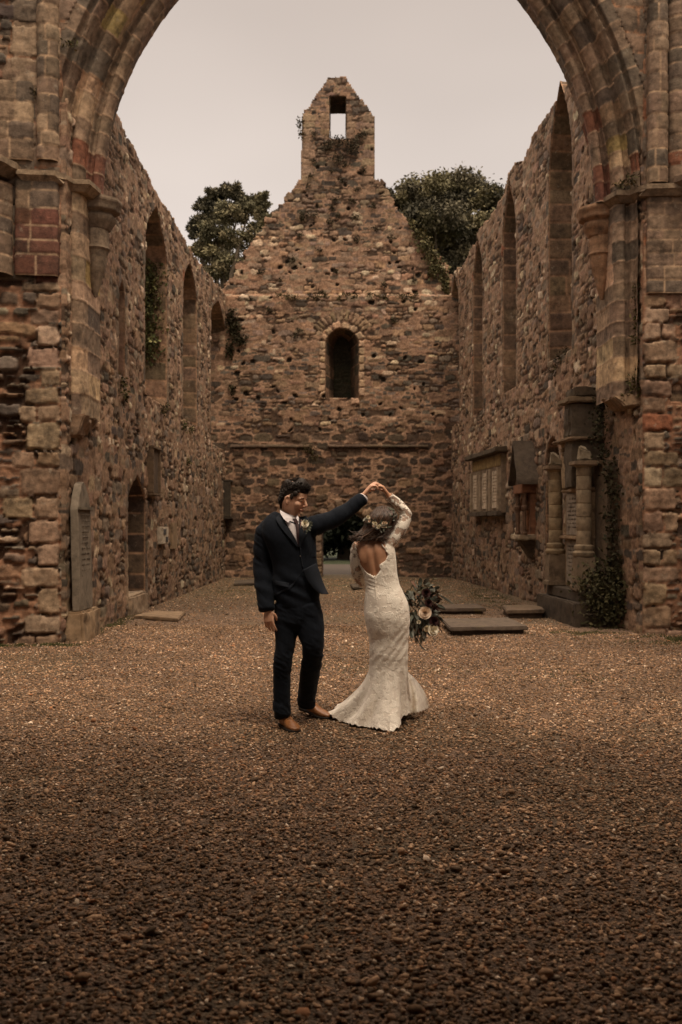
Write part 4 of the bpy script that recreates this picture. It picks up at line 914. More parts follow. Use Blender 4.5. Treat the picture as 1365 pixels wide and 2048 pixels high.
plant('ivy', 'ivy sprawling down the right slope of the gable', 'ivy', [G_(u, v, a, b) for u, v, a, b in ((825, 448, 10, 10), (838, 470, 14, 14), (850, 492, 16, 16), (862, 512, 16, 18), (876, 535, 16, 18), (890, 560, 12, 18), (868, 545, 14, 14), (893, 582, 8, 14))], .09, [(.12, .105, .05), (.085, .08, .035), (.15, .125, .06)], 24, 3, asp=.7)
plant('ivy', 'dark ivy patch in the left corner of the gable', 'ivy', [G_(u, v, a, b) for u, v, a, b in ((462, 640, 10, 26), (470, 660, 14, 20), (482, 680, 14, 12), (460, 700, 8, 20), (466, 780, 6, 14))], .09, [(.035, .03, .015), (.05, .04, .02)], 25, 3, asp=.7)
plant('wall_plant', 'wiry plant hanging from the string course', 'plant', [G_(620, 900, 14, 12, -.12), G_(627, 915, 10, 10, -.1)], .08, BR, 26, 3)
plant('fern', 'long dark fern growth down the right pier shaft', 'fern', [Pf(1277, v, 13.45, 13, 13) for v in range(575, 690, 16)], .07, [(.07, .06, .02), (.045, .04, .016), (.10, .08, .03)], 30, 3, asp=.3)
plant('fern', 'fern tuft on the broken foot of the right pier shaft', 'fern', [Pf(1276, 735, 13.45, 8, 16), Pf(1270, 765, 13.45, 16, 18), Pf(1262, 790, 13.5, 20, 12), Pf(1280, 780, 13.4, 12, 16)], .07, [(.08, .065, .022), (.05, .045, .016), (.11, .085, .03)], 31, 3, asp=.3)
plant('wall_plant', 'dark weed on the impost of the right pier', 'plant', [Pf(1262, 362, 13.3, 15, 16), Pf(1240, 372, 13.5, 14, 8), Pf(1228, 310, 13.7, 12, 12)], .07, BR, 32, 3)
plant('wall_plant', 'small dark weed in a joint of the left arch', 'plant', [Pf(140, 88, 12.35, 14, 10), Pf(72, 185, 12.35, 16, 9)], .06, BR, 33, 3)
plant('ivy', 'dark ivy climbing beside the columned monument', 'ivy', [(np.array([wall_xy(1, Y) - n, Y, z]), (-1, -.6, 0), .16, .18) for Y, z, n in [(14.15, .7, .12), (14.1, 1.0, .1), (14.12, 1.3, .1), (14.15, 1.6, .1), (14.12, 1.9, .1), (14.2, 2.2, .12), (14.35, 2.5, .15), (14.45, 2.75, .2), (14.5, 3.0, .15), (14.5, 3.25, .12)]], .06, [(.04, .035, .018), (.028, .025, .013)], 34, 1.6, asp=.7)
plant('bush', 'dark bush crowding the plinth of the columned monument', 'bush', [(np.array([wall_xy(1, Y) - n, Y, z]), (-.6, -1, .2), .34, .25) for Y, z, n in [(14.2, .62, .35), (14.15, .38, .2), (14.05, .5, .12), (14.1, .2, .25), (14.0, .3, .05), (14.15, .78, .12)]], .065, [(.05, .045, .02), (.035, .032, .016), (.07, .06, .028)], 35, 2.0, asp=.6)
plant('wall_plant', 'brown weeds on the broken sill of the first right lancet', 'plant', [S_(1, 1122, 715, 6, 14), S_(1, 1112, 740, 5, 14), S_(1, 1135, 700, 4, 10)], .06, BR, 36, 2)
# grass growing at the foot of the piers
def grass(label):
    rng = np.random.RandomState(3); P = []
    for (x, y, rx, ry, n) in ((-4.0, 12.1, 1.0, .14, 2600), (4.6, 12.6, 1.1, .5, 4200), (3.2, 13.5, .9, .3, 1400), (-3.3, 14.5, .15, 1.6, 1200), (3.0, 20, .5, 3.0, 2600), (-2.2, 22, .8, 3, 1600), (2.2, 9.6, .6, .5, 260), (.5, 10.2, 1.6, .7, 400)):
        a = rng.normal(0, .5, n); b = rng.normal(0, .5, n); m = fbm(x + a * rx * 4, y + b * ry * 4, 3) > .44; P.append(np.stack([x + a * rx, y + b * ry, 0 * a], -1)[m])
    P = np.concatenate(P); P[:, 2] = gz0(P[:, 0], P[:, 1]); n = len(P); C = np.array([(.08, .085, .03), (.11, .10, .04), (.06, .065, .022)])[rng.randint(3, size=n)]
    V, Fl, Cl = leafmesh(P, .035, C, 4, .18, up=1.6); o = link('grass', mesh_np(V, [Fl], Cl), M_leaf); tag(o, label, None, None, 'stuff')
grass('short grass and weeds at the foot of the piers and along the walls')
# ------------------------------------------------------------------ people
ZS = 2.9674; YP = 7.25
def Z_(zx, zy, dy=0.0): return at(480 + zx / ZS, 920 + zy / ZS, YP + dy)
ZM = YP / F / ZS     # metres per reference pixel at the couple
def crom(A, n):
    """Catmull-Rom through rows of A, n samples per span"""
    A = np.asarray(A, float); P = np.concatenate([[2 * A[0] - A[1]], A, [2 * A[-1] - A[-2]]]); out = []
    for i in range(len(A) - 1):
        p0, p1, p2, p3 = P[i:i + 4]
        for t in np.linspace(0, 1, n, endpoint=False):
            out.append(.5 * (2 * p1 + (p2 - p0) * t + (2 * p0 - 5 * p1 + 4 * p2 - p3) * t * t + (3 * p1 - p0 - 3 * p2 + p3) * t ** 3))
    out.append(A[-1]); return np.array(out)
def loft(st, A=(1, 0, 0), n=4, seg=28, ex=2.0, cap=True, off=0.0):
    """st rows: (x, y, z, half width along A, half depth)"""
    S = crom(st, n); c = S[:, :3]; a = np.maximum(S[:, 3], 1e-3) + off; b = np.maximum(S[:, 4], 1e-3) + off
    t = np.gradient(c, axis=0); t /= np.linalg.norm(t, axis=1, keepdims=True) + 1e-9
    A = np.broadcast_to(np.asarray(A, float), c.shape); A = A - t * (A * t).sum(1, keepdims=True); A = A / (np.linalg.norm(A, axis=1, keepdims=True) + 1e-9); B = np.cross(A, t)
    if cap:
        c = np.concatenate([c[:1] - t[:1] * b[:1] * .35, c[:1] - t[:1] * b[:1] * .2, c, c[-1:] + t[-1:] * b[-1:] * .2, c[-1:] + t[-1:] * b[-1:] * .35])
        a = np.concatenate([a[:1] * .35, a[:1] * .8, a, a[-1:] * .8, a[-1:] * .35]); b = np.concatenate([b[:1] * .35, b[:1] * .8, b, b[-1:] * .8, b[-1:] * .35])
        A = np.concatenate([A[:1], A[:1], A, A[-1:], A[-1:]]); B = np.concatenate([B[:1], B[:1], B, B[-1:], B[-1:]])
    th = np.arange(seg) * 2 * np.pi / seg; ct, s_ = np.cos(th), np.sin(th); ct = np.sign(ct) * np.abs(ct) ** (2 / ex); s_ = np.sign(s_) * np.abs(s_) ** (2 / ex)
    V = c[:, None] + A[:, None] * (a[:, None] * ct[None])[..., None] + B[:, None] * (b[:, None] * s_[None])[..., None]
    m = len(c); i = np.arange(m * seg).reshape(m, seg); j = np.roll(i, -1, 1)
    Fq = np.stack([i[:-1], j[:-1], j[1:], i[1:]], -1).reshape(-1, 4)
    Fl = [list(f) for f in Fq]
    if cap: Fl += [list(i[0][::-1]), list(i[-1])]
    return V.reshape(-1, 3), Fl
def raw_mesh(parts):
    vs_, fs, off = [], [], 0
    for V, Fl in parts: vs_ += [tuple(v) for v in V]; fs += [[int(k) + off for k in f] for f in Fl]; off += len(V)
    me = bpy.data.meshes.new('m'); me.from_pydata(vs_, [], fs); me.update(); return me
def fuse(parts, voxel=.006, smooth=4, fac=.5):
    """one continuous surface out of overlapping closed lofts"""
    me = raw_mesh(parts); bm = bmesh.new(); bm.from_mesh(me); bmesh.ops.recalc_face_normals(bm, faces=bm.faces); bm.to_mesh(me); bm.free()
    o = bpy.data.objects.new('tmp', me); COL.objects.link(o)
    r = o.modifiers.new('r', 'REMESH'); r.mode = 'VOXEL'; r.voxel_size = voxel; r.use_smooth_shade = True
    if smooth: s_ = o.modifiers.new('s', 'SMOOTH'); s_.iterations = smooth; s_.factor = fac
    dg = bpy.context.evaluated_depsgraph_get(); dg.update(); out = bpy.data.meshes.new_from_object(o.evaluated_get(dg)); bpy.data.objects.remove(o); return out
def coords(me): a = np.empty(len(me.vertices) * 3); me.vertices.foreach_get('co', a); return a.reshape(-1, 3)
def vnorm(me): a = np.empty(len(me.vertices) * 3); me.vertices.foreach_get('normal', a); return a.reshape(-1, 3)
def setco(me, c): me.vertices.foreach_set('co', np.asarray(c, np.float32).ravel()); me.update()
def wrinkle(me, fn):
    c = coords(me); n = vnorm(me); setco(me, c + n * fn(c, n)[:, None]); return me
def ell(c, r3, seg=16):
    th = np.linspace(0, math.pi, seg // 2 + 1)[1:-1]; V = [(c[0], c[1], c[2] + r3[2])]
    for t in th:
        for k in range(seg): V.append((c[0] + r3[0] * math.sin(t) * math.cos(2 * math.pi * k / seg), c[1] + r3[1] * math.sin(t) * math.sin(2 * math.pi * k / seg), c[2] + r3[2] * math.cos(t)))
    V.append((c[0], c[1], c[2] - r3[2])); n = len(th); Fl = [[0, 1 + k, 1 + (k + 1) % seg] for k in range(seg)]
    for i in range(n - 1):
        for k in range(seg): a = 1 + i * seg; Fl.append([a + k, a + seg + k, a + seg + (k + 1) % seg, a + (k + 1) % seg])
    a = 1 + (n - 1) * seg; Fl += [[a + (k + 1) % seg, a + k, len(V) - 1] for k in range(seg)]
    return np.array(V), Fl
def xf(part, M):
    V, Fl = part; M = np.array(M); return V @ M[:3, :3].T + M[:3, 3], Fl
def head_parts(scale=1.0, fem=False):
    w_ = .93 if fem else 1.0
    lv = [(.128, .012, .018, .014), (.118, .050, .062, .048), (.095, .078, .085, .066), (.06, .092, .097, .075), (.03, .0945, .099, .0775), (.0, .088, .096, .0765), (-.03, .088, .088, .0725), (-.058, .086, .070, .065), (-.083, .083, .045, .055), (-.103, .076, .015, .042), (-.116, .06, -.01, .024)]
    st = [((f - b) / 2, 0, z, w * w_, (f + b) / 2) for z, f, b, w in lv[::-1]]
    parts = [loft(st, A=(0, 1, 0), n=3, seg=32, ex=2.15)]
    L = lambda pts: parts.append(loft(pts, A=(0, 1, 0), n=3, seg=12))
    L([(.088, 0, .028, .007, .006), (.100, 0, .008, .008, .009), (.112, 0, -.014, .011, .012), (.112, 0, -.024, .013, .011)])          # nose
    for s in (-1, 1):
        parts.append(ell((.100, s * .012, -.026), (.010, .008, .007), 10))                                 # nostril wings
        parts.append(ell((.062, s * .036, -.020), (.028, .030, .026), 14))                                 # cheekbones
        parts.append(loft([(.085, s * .010, .026, .007, .009), (.086, s * .030, .030, .007, .009), (.072, s * .052, .022, .006, .008)], A=(0, 0, 1), n=3, seg=10))   # brow
        parts.append(loft([(.006, s * .076, .010, .005, .009), (-.006, s * .085, .020, .005, .008), (-.018, s * .089, .006, .005, .008), (-.013, s * .085, -.014, .005, .008), (-.002, s * .079, -.030, .006, .007)], A=(0, 1, 0), n=3, seg=12))  # ear rim
        parts.append(ell((-.004, s * .076, -.006), (.013, .005, .022), 12))
    parts.append(loft([(.083, -.022, -.053, .003, .005), (.093, -.008, -.052, .004, .006), (.093, .008, -.052, .004, .006), (.083, .022, -.053, .003, .005)], A=(0, 0, 1), n=3, seg=8))
    parts.append(loft([(.082, -.018, -.062, .004, .005), (.092, 0, -.064, .005, .007), (.082, .018, -.062, .004, .005)], A=(0, 0, 1), n=3, seg=8))
    parts.append(ell((.074, 0, -.098), (.014, .018, .014), 12))
    return [(V * scale, Fl) for V, Fl in parts]
def frame(origin, yaw, pitch=0, roll=0): return Matrix.Translation(Vector(origin)) @ Matrix.Rotation(yaw, 4, 'Z') @ Matrix.Rotation(pitch, 4, 'Y') @ Matrix.Rotation(roll, 4, 'X')
def hand_parts(w, d, n, thumb_side, curls, tc=.35, k=1.0, spread=.10):
    """w wrist, d towards the knuckles, n out of the palm, thumb_side +1/-1 along cross(d,n); curls per finger (base, mid, tip)"""
    w, d, n = map(lambda q: np.asarray(q, float), (w, d, n)); d = d / np.linalg.norm(d); n = n - d * (n @ d); n /= np.linalg.norm(n); s = np.cross(d, n) * thumb_side
    P = [loft([(*(w - d * .03), .027 * k, .020 * k), (*w, .027 * k, .019 * k), (*(w + d * .035 * k), .036 * k, .016 * k), (*(w + d * .07 * k), .041 * k, .014 * k), (*(w + d * .088 * k), .040 * k, .012 * k)], A=s, n=3, seg=16, ex=2.4)]
    for i in range(4):
        o = (.0295, .010, -.0095, -.028)[i] * k; ln = (.93, 1.03, .96, .76)[i] * k
        p = w + d * (.084 if i < 3 else .078) * k + s * o; dir_ = d * math.cos((1.5 - i) * spread) + s * math.sin((1.5 - i) * spread); pts = [(*(p - dir_ * .015), .0095 * k, .0095 * k), (*p, .0095 * k, .0098 * k)]; ang = 0
        for sgm, c in zip((.044, .027, .022), curls[i]):
            ang += c; v = dir_ * math.cos(ang) + n * math.sin(ang); p = p + v * sgm * ln; pts.append((*p, (.0088, .0082, .0062)[len(pts) - 2] * k, (.0088, .0082, .0062)[len(pts) - 2] * k))
        P.append(loft(pts, A=s, n=3, seg=10))
    p = w + d * .022 * k + s * .022 * k; v = d * .55 + s * .72 + n * .35; v /= np.linalg.norm(v); v2 = d * .9 + s * .25 + n * tc; v2 /= np.linalg.norm(v2); v3 = d * .9 - s * .1 + n * tc * 1.4; v3 /= np.linalg.norm(v3)
    P.append(loft([(*p, .013 * k, .013 * k), (*(p + v * .030 * k), .0125 * k, .012 * k), (*(p + v * .03 * k + v2 * .032 * k), .0102 * k, .010 * k), (*(p + v * .03 * k + v2 * .032 * k + v3 * .026 * k), .0078 * k, .0078 * k)], A=s, n=3, seg=10))
    return P
def patch(name, poly_rows, bvh, M, parent, off=.004, thick=.003, ydir=(0, 1, 0), n=10, col=None):
    """cloth piece laid on a body: rows of (x,z) pairs [left,right]; dropped onto the surface from the camera side"""
    rows = np.array(poly_rows, float); rows = crom(rows.reshape(len(rows), -1), 5).reshape(-1, 2, 2); V = []
    yd = np.array(ydir, float)
    for (a, b) in rows:
        for t in np.linspace(0, 1, n):
            x, z = a * (1 - t) + b * t; o = Vector((x, YP, z)) - Vector(yd) * 1.5; h = bvh.ray_cast(o, Vector(yd), 3.0)
            V.append([x, (h[0].y if h[0] else np.nan) - off * yd[1], z])
    V = np.array(V); bad = np.isnan(V[:, 1])
    if bad.any():
        g = V[:, 1].reshape(-1, n)
        for r_ in g:
            m = np.isnan(r_)
            if m.all(): r_[:] = np.nanmean(V[:, 1])
            elif m.any(): r_[m] = np.interp(np.where(m)[0], np.where(~m)[0], r_[~m])
        V[:, 1] = g.ravel()
    m = len(rows); g = V[:, 1].reshape(m, n)      # relax the depth so pieces lie smooth
    for _ in range(3): g[1:-1, 1:-1] = (g[1:-1, 1:-1] * 2 + g[:-2, 1:-1] + g[2:, 1:-1] + g[1:-1, :-2] + g[1:-1, 2:]) / 6
    V[:, 1] = np.minimum(V[:, 1], g.ravel()) if yd[1] > 0 else g.ravel()
    q = grid_faces(m, n); k = len(V); V2 = V + yd * thick
    e = np.concatenate([q[:, [0, 1]], q[:, [1, 2]], q[:, [2, 3]], q[:, [3, 0]]]); key = e[:, 0] * k + e[:, 1]; be = e[~np.isin(key, e[:, 1] * k + e[:, 0])]
    me = mesh_np(np.concatenate([V, V2]), [q, q[:, ::-1] + k, np.stack([be[:, 1], be[:, 0], be[:, 0] + k, be[:, 1] + k], -1)])
    if col is not None: setcol(me, col)
    return link(name, me, M, parent, True)
def bvh_of(me): return BVHTree.FromPolygons([tuple(v) for v in coords(me)], [list(p.vertices) for p in me.polygons])
def m_skin(name, col):
    m, t, b = mat(name); L = t.links.new; tc = nd(t, 'ShaderNodeTexCoord'); n = nd(t, 'ShaderNodeTexNoise', Scale=28.0, Detail=4.0); L(tc.outputs['Object'], n.inputs['Vector'])
    r = nd(t, 'ShaderNodeValToRGB'); L(n.outputs[0], r.inputs[0]); r.color_ramp.elements[0].position = .3; r.color_ramp.elements[1].position = .7
    r.color_ramp.elements[0].color = (col[0] * .88, col[1] * .80, col[2] * .78, 1); r.color_ramp.elements[1].color = (col[0] * 1.06, col[1] * 1.06, col[2] * 1.06, 1); L(r.outputs[0], b.inputs['Base Color'])
    b.inputs['Roughness'].default_value = .52; b.inputs['Subsurface Weight'].default_value = .12; b.inputs['Subsurface Radius'].default_value = (.012, .005, .003); b.inputs['Subsurface Scale'].default_value = 1.0; return m
M_skin = m_skin('skin_fair', (.62, .36, .235)); M_tan = m_skin('skin_tanned', (.47, .25, .145))
M_suit = m_plain('navy_suit_wool', (.0058, .0080, .0128), .88, .3, 40, .4, .002, spec=.15, sheen=.03, bscale=700)
M_lapel = m_plain('navy_lapel', (.0085, .0112, .017), .82, .2, 60, .3, .001, spec=.2, sheen=.05, bscale=700)
M_shirt = m_plain('white_shirt', (.58, .53, .53), .8, .06, 30, .2, .002)
M_tie = m_plain('burgundy_tie', (.035, .014, .014), .6, .2, 90, .2, .001)
M_leather = m_plain('tan_leather', (.235, .095, .032), .38, .35, 14, .25, .002, spec=.5)
M_sole = m_plain('dark_sole', (.02, .014, .01), .7, .2)
M_hairm = m_plain('dark_hair', (.020, .013, .009), .6, .5, 90, .3, .002, spec=.25)
M_hairf = m_plain('chestnut_hair', (.085, .045, .026), .45, .5, 40, .3, .002, spec=.45)
M_black = m_plain('black_strap', (.012, .01, .01), .5, .2); M_metal = m_plain('watch_metal', (.5, .42, .33), .3, .1, spec=.8)
def poly_in(x, z, poly):
    poly = np.asarray(poly); inside = np.zeros(x.shape, bool); n = len(poly)
    for i in range(n):
        x1, z1 = poly[i]; x2, z2 = poly[(i + 1) % n]; c = ((z1 > z) != (z2 > z)); inside ^= c & (x < (x2 - x1) * (z - z1) / (z2 - z1 + 1e-12) + x1)
    return inside
def zst(rows):
    """rows (zx, zy, dy, half width px, half depth m)"""
    out = []
    for zx, zy, dy, hw, hd in rows: p = Z_(zx, zy, dy); out.append((*p, hw * ZM * (YP + dy) / YP, hd))
    return out
TY = math.tan(R(16)); TA = (math.cos(R(16)), math.sin(R(16)), 0)
groom = empty('person', tuple(Z_(300, 1560)), 'man in a dark navy suit and tan shoes raising one arm to twirl his partner', 'person')
groom.location.z = 0
# -- body: head, neck, hands
GH = frame(Z_(318, 238, .0), R(-27), R(13), R(-3))
hp = [xf(p, GH) for p in head_parts(1.0)]
neck = loft(zst([(300, 385, .03, 50, .06), (300, 345, .03, 46, .056), (306, 305, .025, 45, .055), (314, 262, .01, 43, .055)]), n=4)
bodytorso = loft(zst([(336, 870, 0, 110, .09), (325, 640, 0, 105, .08), (295, 450, 0, 130, .09), (288, 395, .01, 120, .07), (298, 355, .02, 60, .06)]), A=TA)
armd = loft(zst([(158, 415, .01, 30, .045), (137, 620, .02, 28, .04), (158, 820, -.06, 24, .03), (166, 885, -.08, 21, .022)]))
armu = loft(zst([(425, 395, .02, 34, .045), (585, 345, .05, 32, .042), (690, 262, .10, 26, .032), (737, 208, .11, 20, .024)]), A=(.5, 0, .8))
wr1 = Z_(167, 890, -.085); wr2 = Z_(739, 205, .11)
curl = [(.25, .35, .25), (.30, .42, .3), (.35, .5, .3), (.42, .55, .35)]
h1 = hand_parts(wr1, (.10, -.12, -1), (.30, .9, -.1), 1, curl, .45, .98)
h2 = hand_parts(wr2, (.62, .02, .80), (.72, .15, -.62), 1, [(.35, .85, .5), (.45, .95, .6), (.6, 1.0, .6), (.75, 1.0, .6)], .75, .98)
bm_ = fuse(hp + [neck, bodytorso, armd, armu] + h1 + h2, .0038, 4, .5)
link('body', bm_, M_skin, groom, True); gb = bvh_of(bm_)
# face details
def on_head(M, x, y, z): return Vector(M @ Vector((x, y, z)))
def facebit(name, pts, r, M, parent, Mh, seg=8, push=.0):
    P = []
    for (x, y, z) in pts: P.append((*on_head(Mh, x, y, z), r, r))
    P[0] = (*P[0][:3], r * .4, r * .4); P[-1] = (*P[-1][:3], r * .4, r * .4)
    return link(name, raw_mesh([loft(P, A=tuple((Mh.to_3x3() @ Vector((1, 0, 0)))), n=3, seg=seg)]), M, parent, True)
for s in (-1, 1):
    facebit('eyebrow', [(.094, s * .014, .026), (.0945, s * .030, .033), (.083, s * .050, .028)], .0024, M_hairm, groom, GH)
    facebit('eye', [(.0865, s * .020, .004), (.0885, s * .030, .0055), (.081, s * .042, .003)], .0024, M_black, groom, GH)
    facebit('eyelid', [(.087, s * .018, .009), (.0895, s * .030, .0125), (.081, s * .046, .008)], .0030, M_skin, groom, GH)
facebit('lips', [(.083, -.025, -.0545), (.0965, -.008, -.0575), (.0975, .0, -.058), (.0965, .008, -.0575), (.083, .025, -.0545)], .0032, m_skin('lip_skin', (.33, .11, .08)), groom, GH)
# hair: a cap of short swept locks
def hair_short(Mh, parent):
    rng = np.random.RandomState(4)
    lv = [(-.078, -.050, .074, .050), (-.05, -.038, .088, .062), (-.02, -.028, .100, .075), (.010, .004, .104, .0785), (.030, .034, .107, .0805), (.050, .060, .109, .081), (.068, .080, .107, .080), (.086, .092, .104, .077), (.105, .098, .097, .072), (.126, .092, .082, .060), (.138, .068, .058, .042), (.144, .03, .03, .02)]
    st = [((f - b) / 2, 0, z, w, (f + b) / 2) for z, f, b, w in lv]; base_ = loft(st, A=(0, 1, 0), n=3, seg=32, ex=2.2)
    parts = [base_]
    for k in range(1000):
        th = rng.uniform(-math.pi, math.pi); z = rng.uniform(-.05, .149) if abs(th) > 1.5 else rng.uniform(.078, .149)
        f, b, w = [np.interp(z, [l[0] for l in lv], [l[i] for l in lv]) for i in (1, 2, 3)]
        cx = (f - b) / 2; hx = (f + b) / 2; p = np.array([cx + hx * math.cos(th), w * math.sin(th), z])
        nrm = np.array([math.cos(th), math.sin(th), .25 + 14 * max(0, z - .10)]); q_ = rng.rand() ** .5 if z > .12 else 1; p = np.array([cx + hx * math.cos(th) * q_, w * math.sin(th) * q_, z + (1 - q_) * .012]); nrm /= np.linalg.norm(nrm)
        flow = np.array([.75, .3 * math.sin(th), .65 if z > .07 else -.75]) + rng.normal(0, .28, 3); flow /= np.linalg.norm(flow); ln = rng.uniform(.018, .034) * (1.25 if z > .08 else .7); r = rng.uniform(.0022, .0040)
        parts.append(loft([(*(p - flow * ln * .5 - nrm * .002), r, r), (*(p + nrm * .0045), r, r), (*(p + flow * ln * .5 + nrm * .003), r * .35, r * .35)], A=tuple(np.cross(flow, nrm)), n=3, seg=6))
    for s in (-1, 1): parts += [ell((.022, s * .0765, .026), (.016, .007, .024), 12), ell((.045, s * .074, .052), (.022, .010, .022), 12), ell((.060, s * .064, .074), (.016, .010, .010), 12)]
    for s in (): parts.append(loft([(.018, s * .077, .03, .004, .010), (.018, s * .079, .005, .004, .009), (.020, s * .077, -.014, .003, .005)], A=(0, 1, 0), n=3, seg=8))
    return link('hair', raw_mesh([xf(p, Mh) for p in parts]), M_hairm, parent, True)
hair_short(GH, groom)
# -- trousers
def folds_leg(c, n):
    rdg = 1 - np.abs(2 * fbm(c[:, 0] * 9 + c[:, 1] * 5, c[:, 2] * 17 + c[:, 0] * 9, 15, 3) - 1) * 2.2
    kk = .25 + .9 * np.exp(-((c[:, 2] - .50) / .11) ** 2) + .9 * np.exp(-((c[:, 2] - .14) / .08) ** 2) + .5 * np.exp(-((c[:, 2] - .84) / .08) ** 2)
    return .008 * rdg * kk + .0 * np.sin(c[:, 2] * 62 + c[:, 0] * 18 + 3 * fbm(c[:, 0] * 6, c[:, 2] * 6, 3)) * sm((c[:, 2] - .1) / .15) * (.35 + .65 * np.exp(-((c[:, 2] - .50) / .16) ** 2) + .5 * np.exp(-((c[:, 2] - .16) / .09) ** 2)) + .008 * (fbm(c[:, 0] * 9 + c[:, 1] * 7, c[:, 2] * 5, 8) - .5)
legL = loft(zst([(290, 860, 0, 84, .11), (279, 950, 0, 75, .105), (274, 1030, -.005, 66, .097), (268, 1100, -.02, 56, .086), (256, 1180, -.03, 52, .078), (250, 1290, -.01, 50, .074), (249, 1400, .0, 50, .072), (252, 1495, .0, 50, .072), (254, 1518, -.005, 50, .072)]), n=5, ex=2.5)
legR = loft(zst([(395, 860, 0, 78, .11), (412, 950, .0, 82, .108), (424, 1030, -.02, 78, .100), (435, 1100, -.03, 62, .088), (431, 1180, .02, 59, .080), (413, 1290, .16, 56, .075), (399, 1390, .29, 52, .072), (396, 1440, .34, 51, .070)]), n=5, ex=2.5)
hips = loft(zst([(335, 740, 0, 120, .10), (342, 820, 0, 130, .112), (346, 900, .0, 134, .115), (348, 960, 0, 134, .11), (350, 1000, 0, 110, .09), (350, 1022, 0, 60, .06)]), A=TA, n=5)
link('trousers', wrinkle(fuse([legL, legR, hips], .0060, 2), folds_leg), M_suit, groom, True)
# -- jacket with sleeves
tor = [(338, 872, .0, 118, .118), (340, 800, 0, 137, .122), (335, 740, 0, 142, .122), (333, 665, 0, 137, .115), (326, 600, 0, 134, .112), (312, 525, -.002, 142, .118), (297, 455, -.002, 154, .122), (284, 405, .002, 156, .110), (287, 380, .012, 128, .088), (299, 360, .02, 84, .070), (302, 338, .03, 58, .064)]
sl1 = [(196, 384, .01, 34, .050), (168, 400, .01, 50, .066), (153, 440, .01, 58, .072), (146, 520, .012, 58, .070), (141, 620, .015, 55, .066), (145, 700, -.01, 54, .064), (153, 790, -.045, 50, .060), (162, 886, -.08, 49, .056)]
sl2 = [(395, 410, .0, 55, .07), (455, 388, .01, 58, .070), (520, 366, .03, 52, .064), (585, 332, .05, 48, .060), (650, 290, .075, 43, .055), (728, 232, .105, 37, .048)]
flapL = [(374, 652), (392, 700), (420, 745), (458, 783), (486, 797)]; flapR = [(452, 612), (470, 650), (486, 700), (506, 750), (529, 797)]
jm = fuse([loft(zst(tor), A=TA, n=5, seg=36, ex=2.25), loft(zst(sl1), n=5), loft(zst(sl2), A=(.45, 0, .85), n=5)], .006, 4)
def folds_j(c, n):
    x, y, z = c.T; a = np.exp(-((z - 1.02) / .12) ** 2) * np.exp(-((x + .38) / .22) ** 2)
    arm = np.exp(-((x + .62) / .09) ** 2)
    s = .007 * a * np.sin(60 * (z + .5 * (x + .4)) + 4 * fbm(x * 7, z * 7, 2)) +   .009 * arm * (1 - 2.2 * np.abs(2 * fbm(x * 8 + y * 6, z * 15 + x * 12, 16, 3) - 1)) + .0 * np.sin(74 * z + 30 * x + 5 * fbm(x * 5, z * 5, 5)) * sm((1.32 - z) / .2)
    up = (x > -.27) & (z > 1.25); s = s + np.where(up, .006 * (1 - 2.2 * np.abs(2 * fbm(x * 16, z * 7, 17, 3) - 1)) + .0 * np.sin(80 * x - 18 * z + 3 * fbm(x * 6, z * 6, 4)), 0)
    return s + .009 * (fbm(x * 8 + y * 6, z * 6, 7) - .5)
wrinkle(jm, folds_j); jk = link('jacket', jm, M_suit, groom, True); jb = bvh_of(jm)
# swinging front flap of the jacket
def sheet(name, Lc, Rc, dyl, dyr, M, parent, th=.006, n=14, bulge=.03):
    a = crom(np.array(Lc, float), 5); b = crom(np.array(Rc, float), 5); V = []
    for p, q in zip(a, b):
        for t in np.linspace(0, 1, n): x, y = p * (1 - t) + q * t; V.append(Z_(x, y, dyl * (1 - t) + dyr * t - bulge * math.sin(math.pi * t)))
    V = np.array(V); q = grid_faces(len(a), n); k = len(V); V2 = V + np.array([0, th, 0]); e = np.concatenate([q[:, [0, 1]], q[:, [1, 2]], q[:, [2, 3]], q[:, [3, 0]]]); be = e[~np.isin(e[:, 0] * k + e[:, 1], e[:, 1] * k + e[:, 0])]
    return link(name, mesh_np(np.concatenate([V, V2]), [q, q[:, ::-1] + k, np.stack([be[:, 1], be[:, 0], be[:, 0] + k, be[:, 1] + k], -1)]), M, parent, True)
sheet('jacket_flap', flapL, flapR, -.125, -.045, M_lapel, jk)
px = lambda zx, zy: (Z_(zx, zy)[0] * .984, Z_(zx, zy)[2] * 1 - (Z_(zx, zy)[2] - EYE) * .016)   # as seen on the chest surface, slightly nearer than the spine
rowz = lambda rows: [[px(a, b), px(c, d)] for (a, b, c, d) in rows]
patch('shirt_front', rowz([(262, 338, 352, 340), (272, 372, 350, 372), (292, 405, 348, 405), (314, 440, 348, 440), (334, 475, 347, 475), (345, 505, 350, 505)]), jb, M_shirt, groom, .003, .003)
patch('tie', rowz([(322, 352, 345, 350), (328, 372, 346, 370), (333, 400, 353, 400), (336, 430, 356, 430), (340, 470, 353, 470), (345, 505, 352, 505)]), jb, M_tie, groom, .011, .006)
patch('tie_knot', rowz([(312, 348, 340, 346), (316, 356, 341, 354), (324, 374, 342, 372)]), jb, M_tie, groom, .018, .012, n=6)
patch('lapel', rowz([(232, 322, 246, 318), (214, 345, 262, 344), (218, 362, 274, 374), (226, 375, 290, 405), (258, 420, 314, 440), (300, 468, 334, 475), (343, 520, 350, 515)]), jb, M_lapel, jk, .012, .006)
patch('lapel', rowz([(352, 338, 392, 330), (352, 372, 412, 362), (352, 405, 410, 392), (352, 440, 396, 436), (350, 475, 375, 480), (350, 515, 358, 520)]), jb, M_lapel, jk, .012, .006)
patch('pocket_flap', rowz([(212, 716, 292, 730), (211, 742, 291, 756)]), jb, M_lapel, jk, .005, .004)
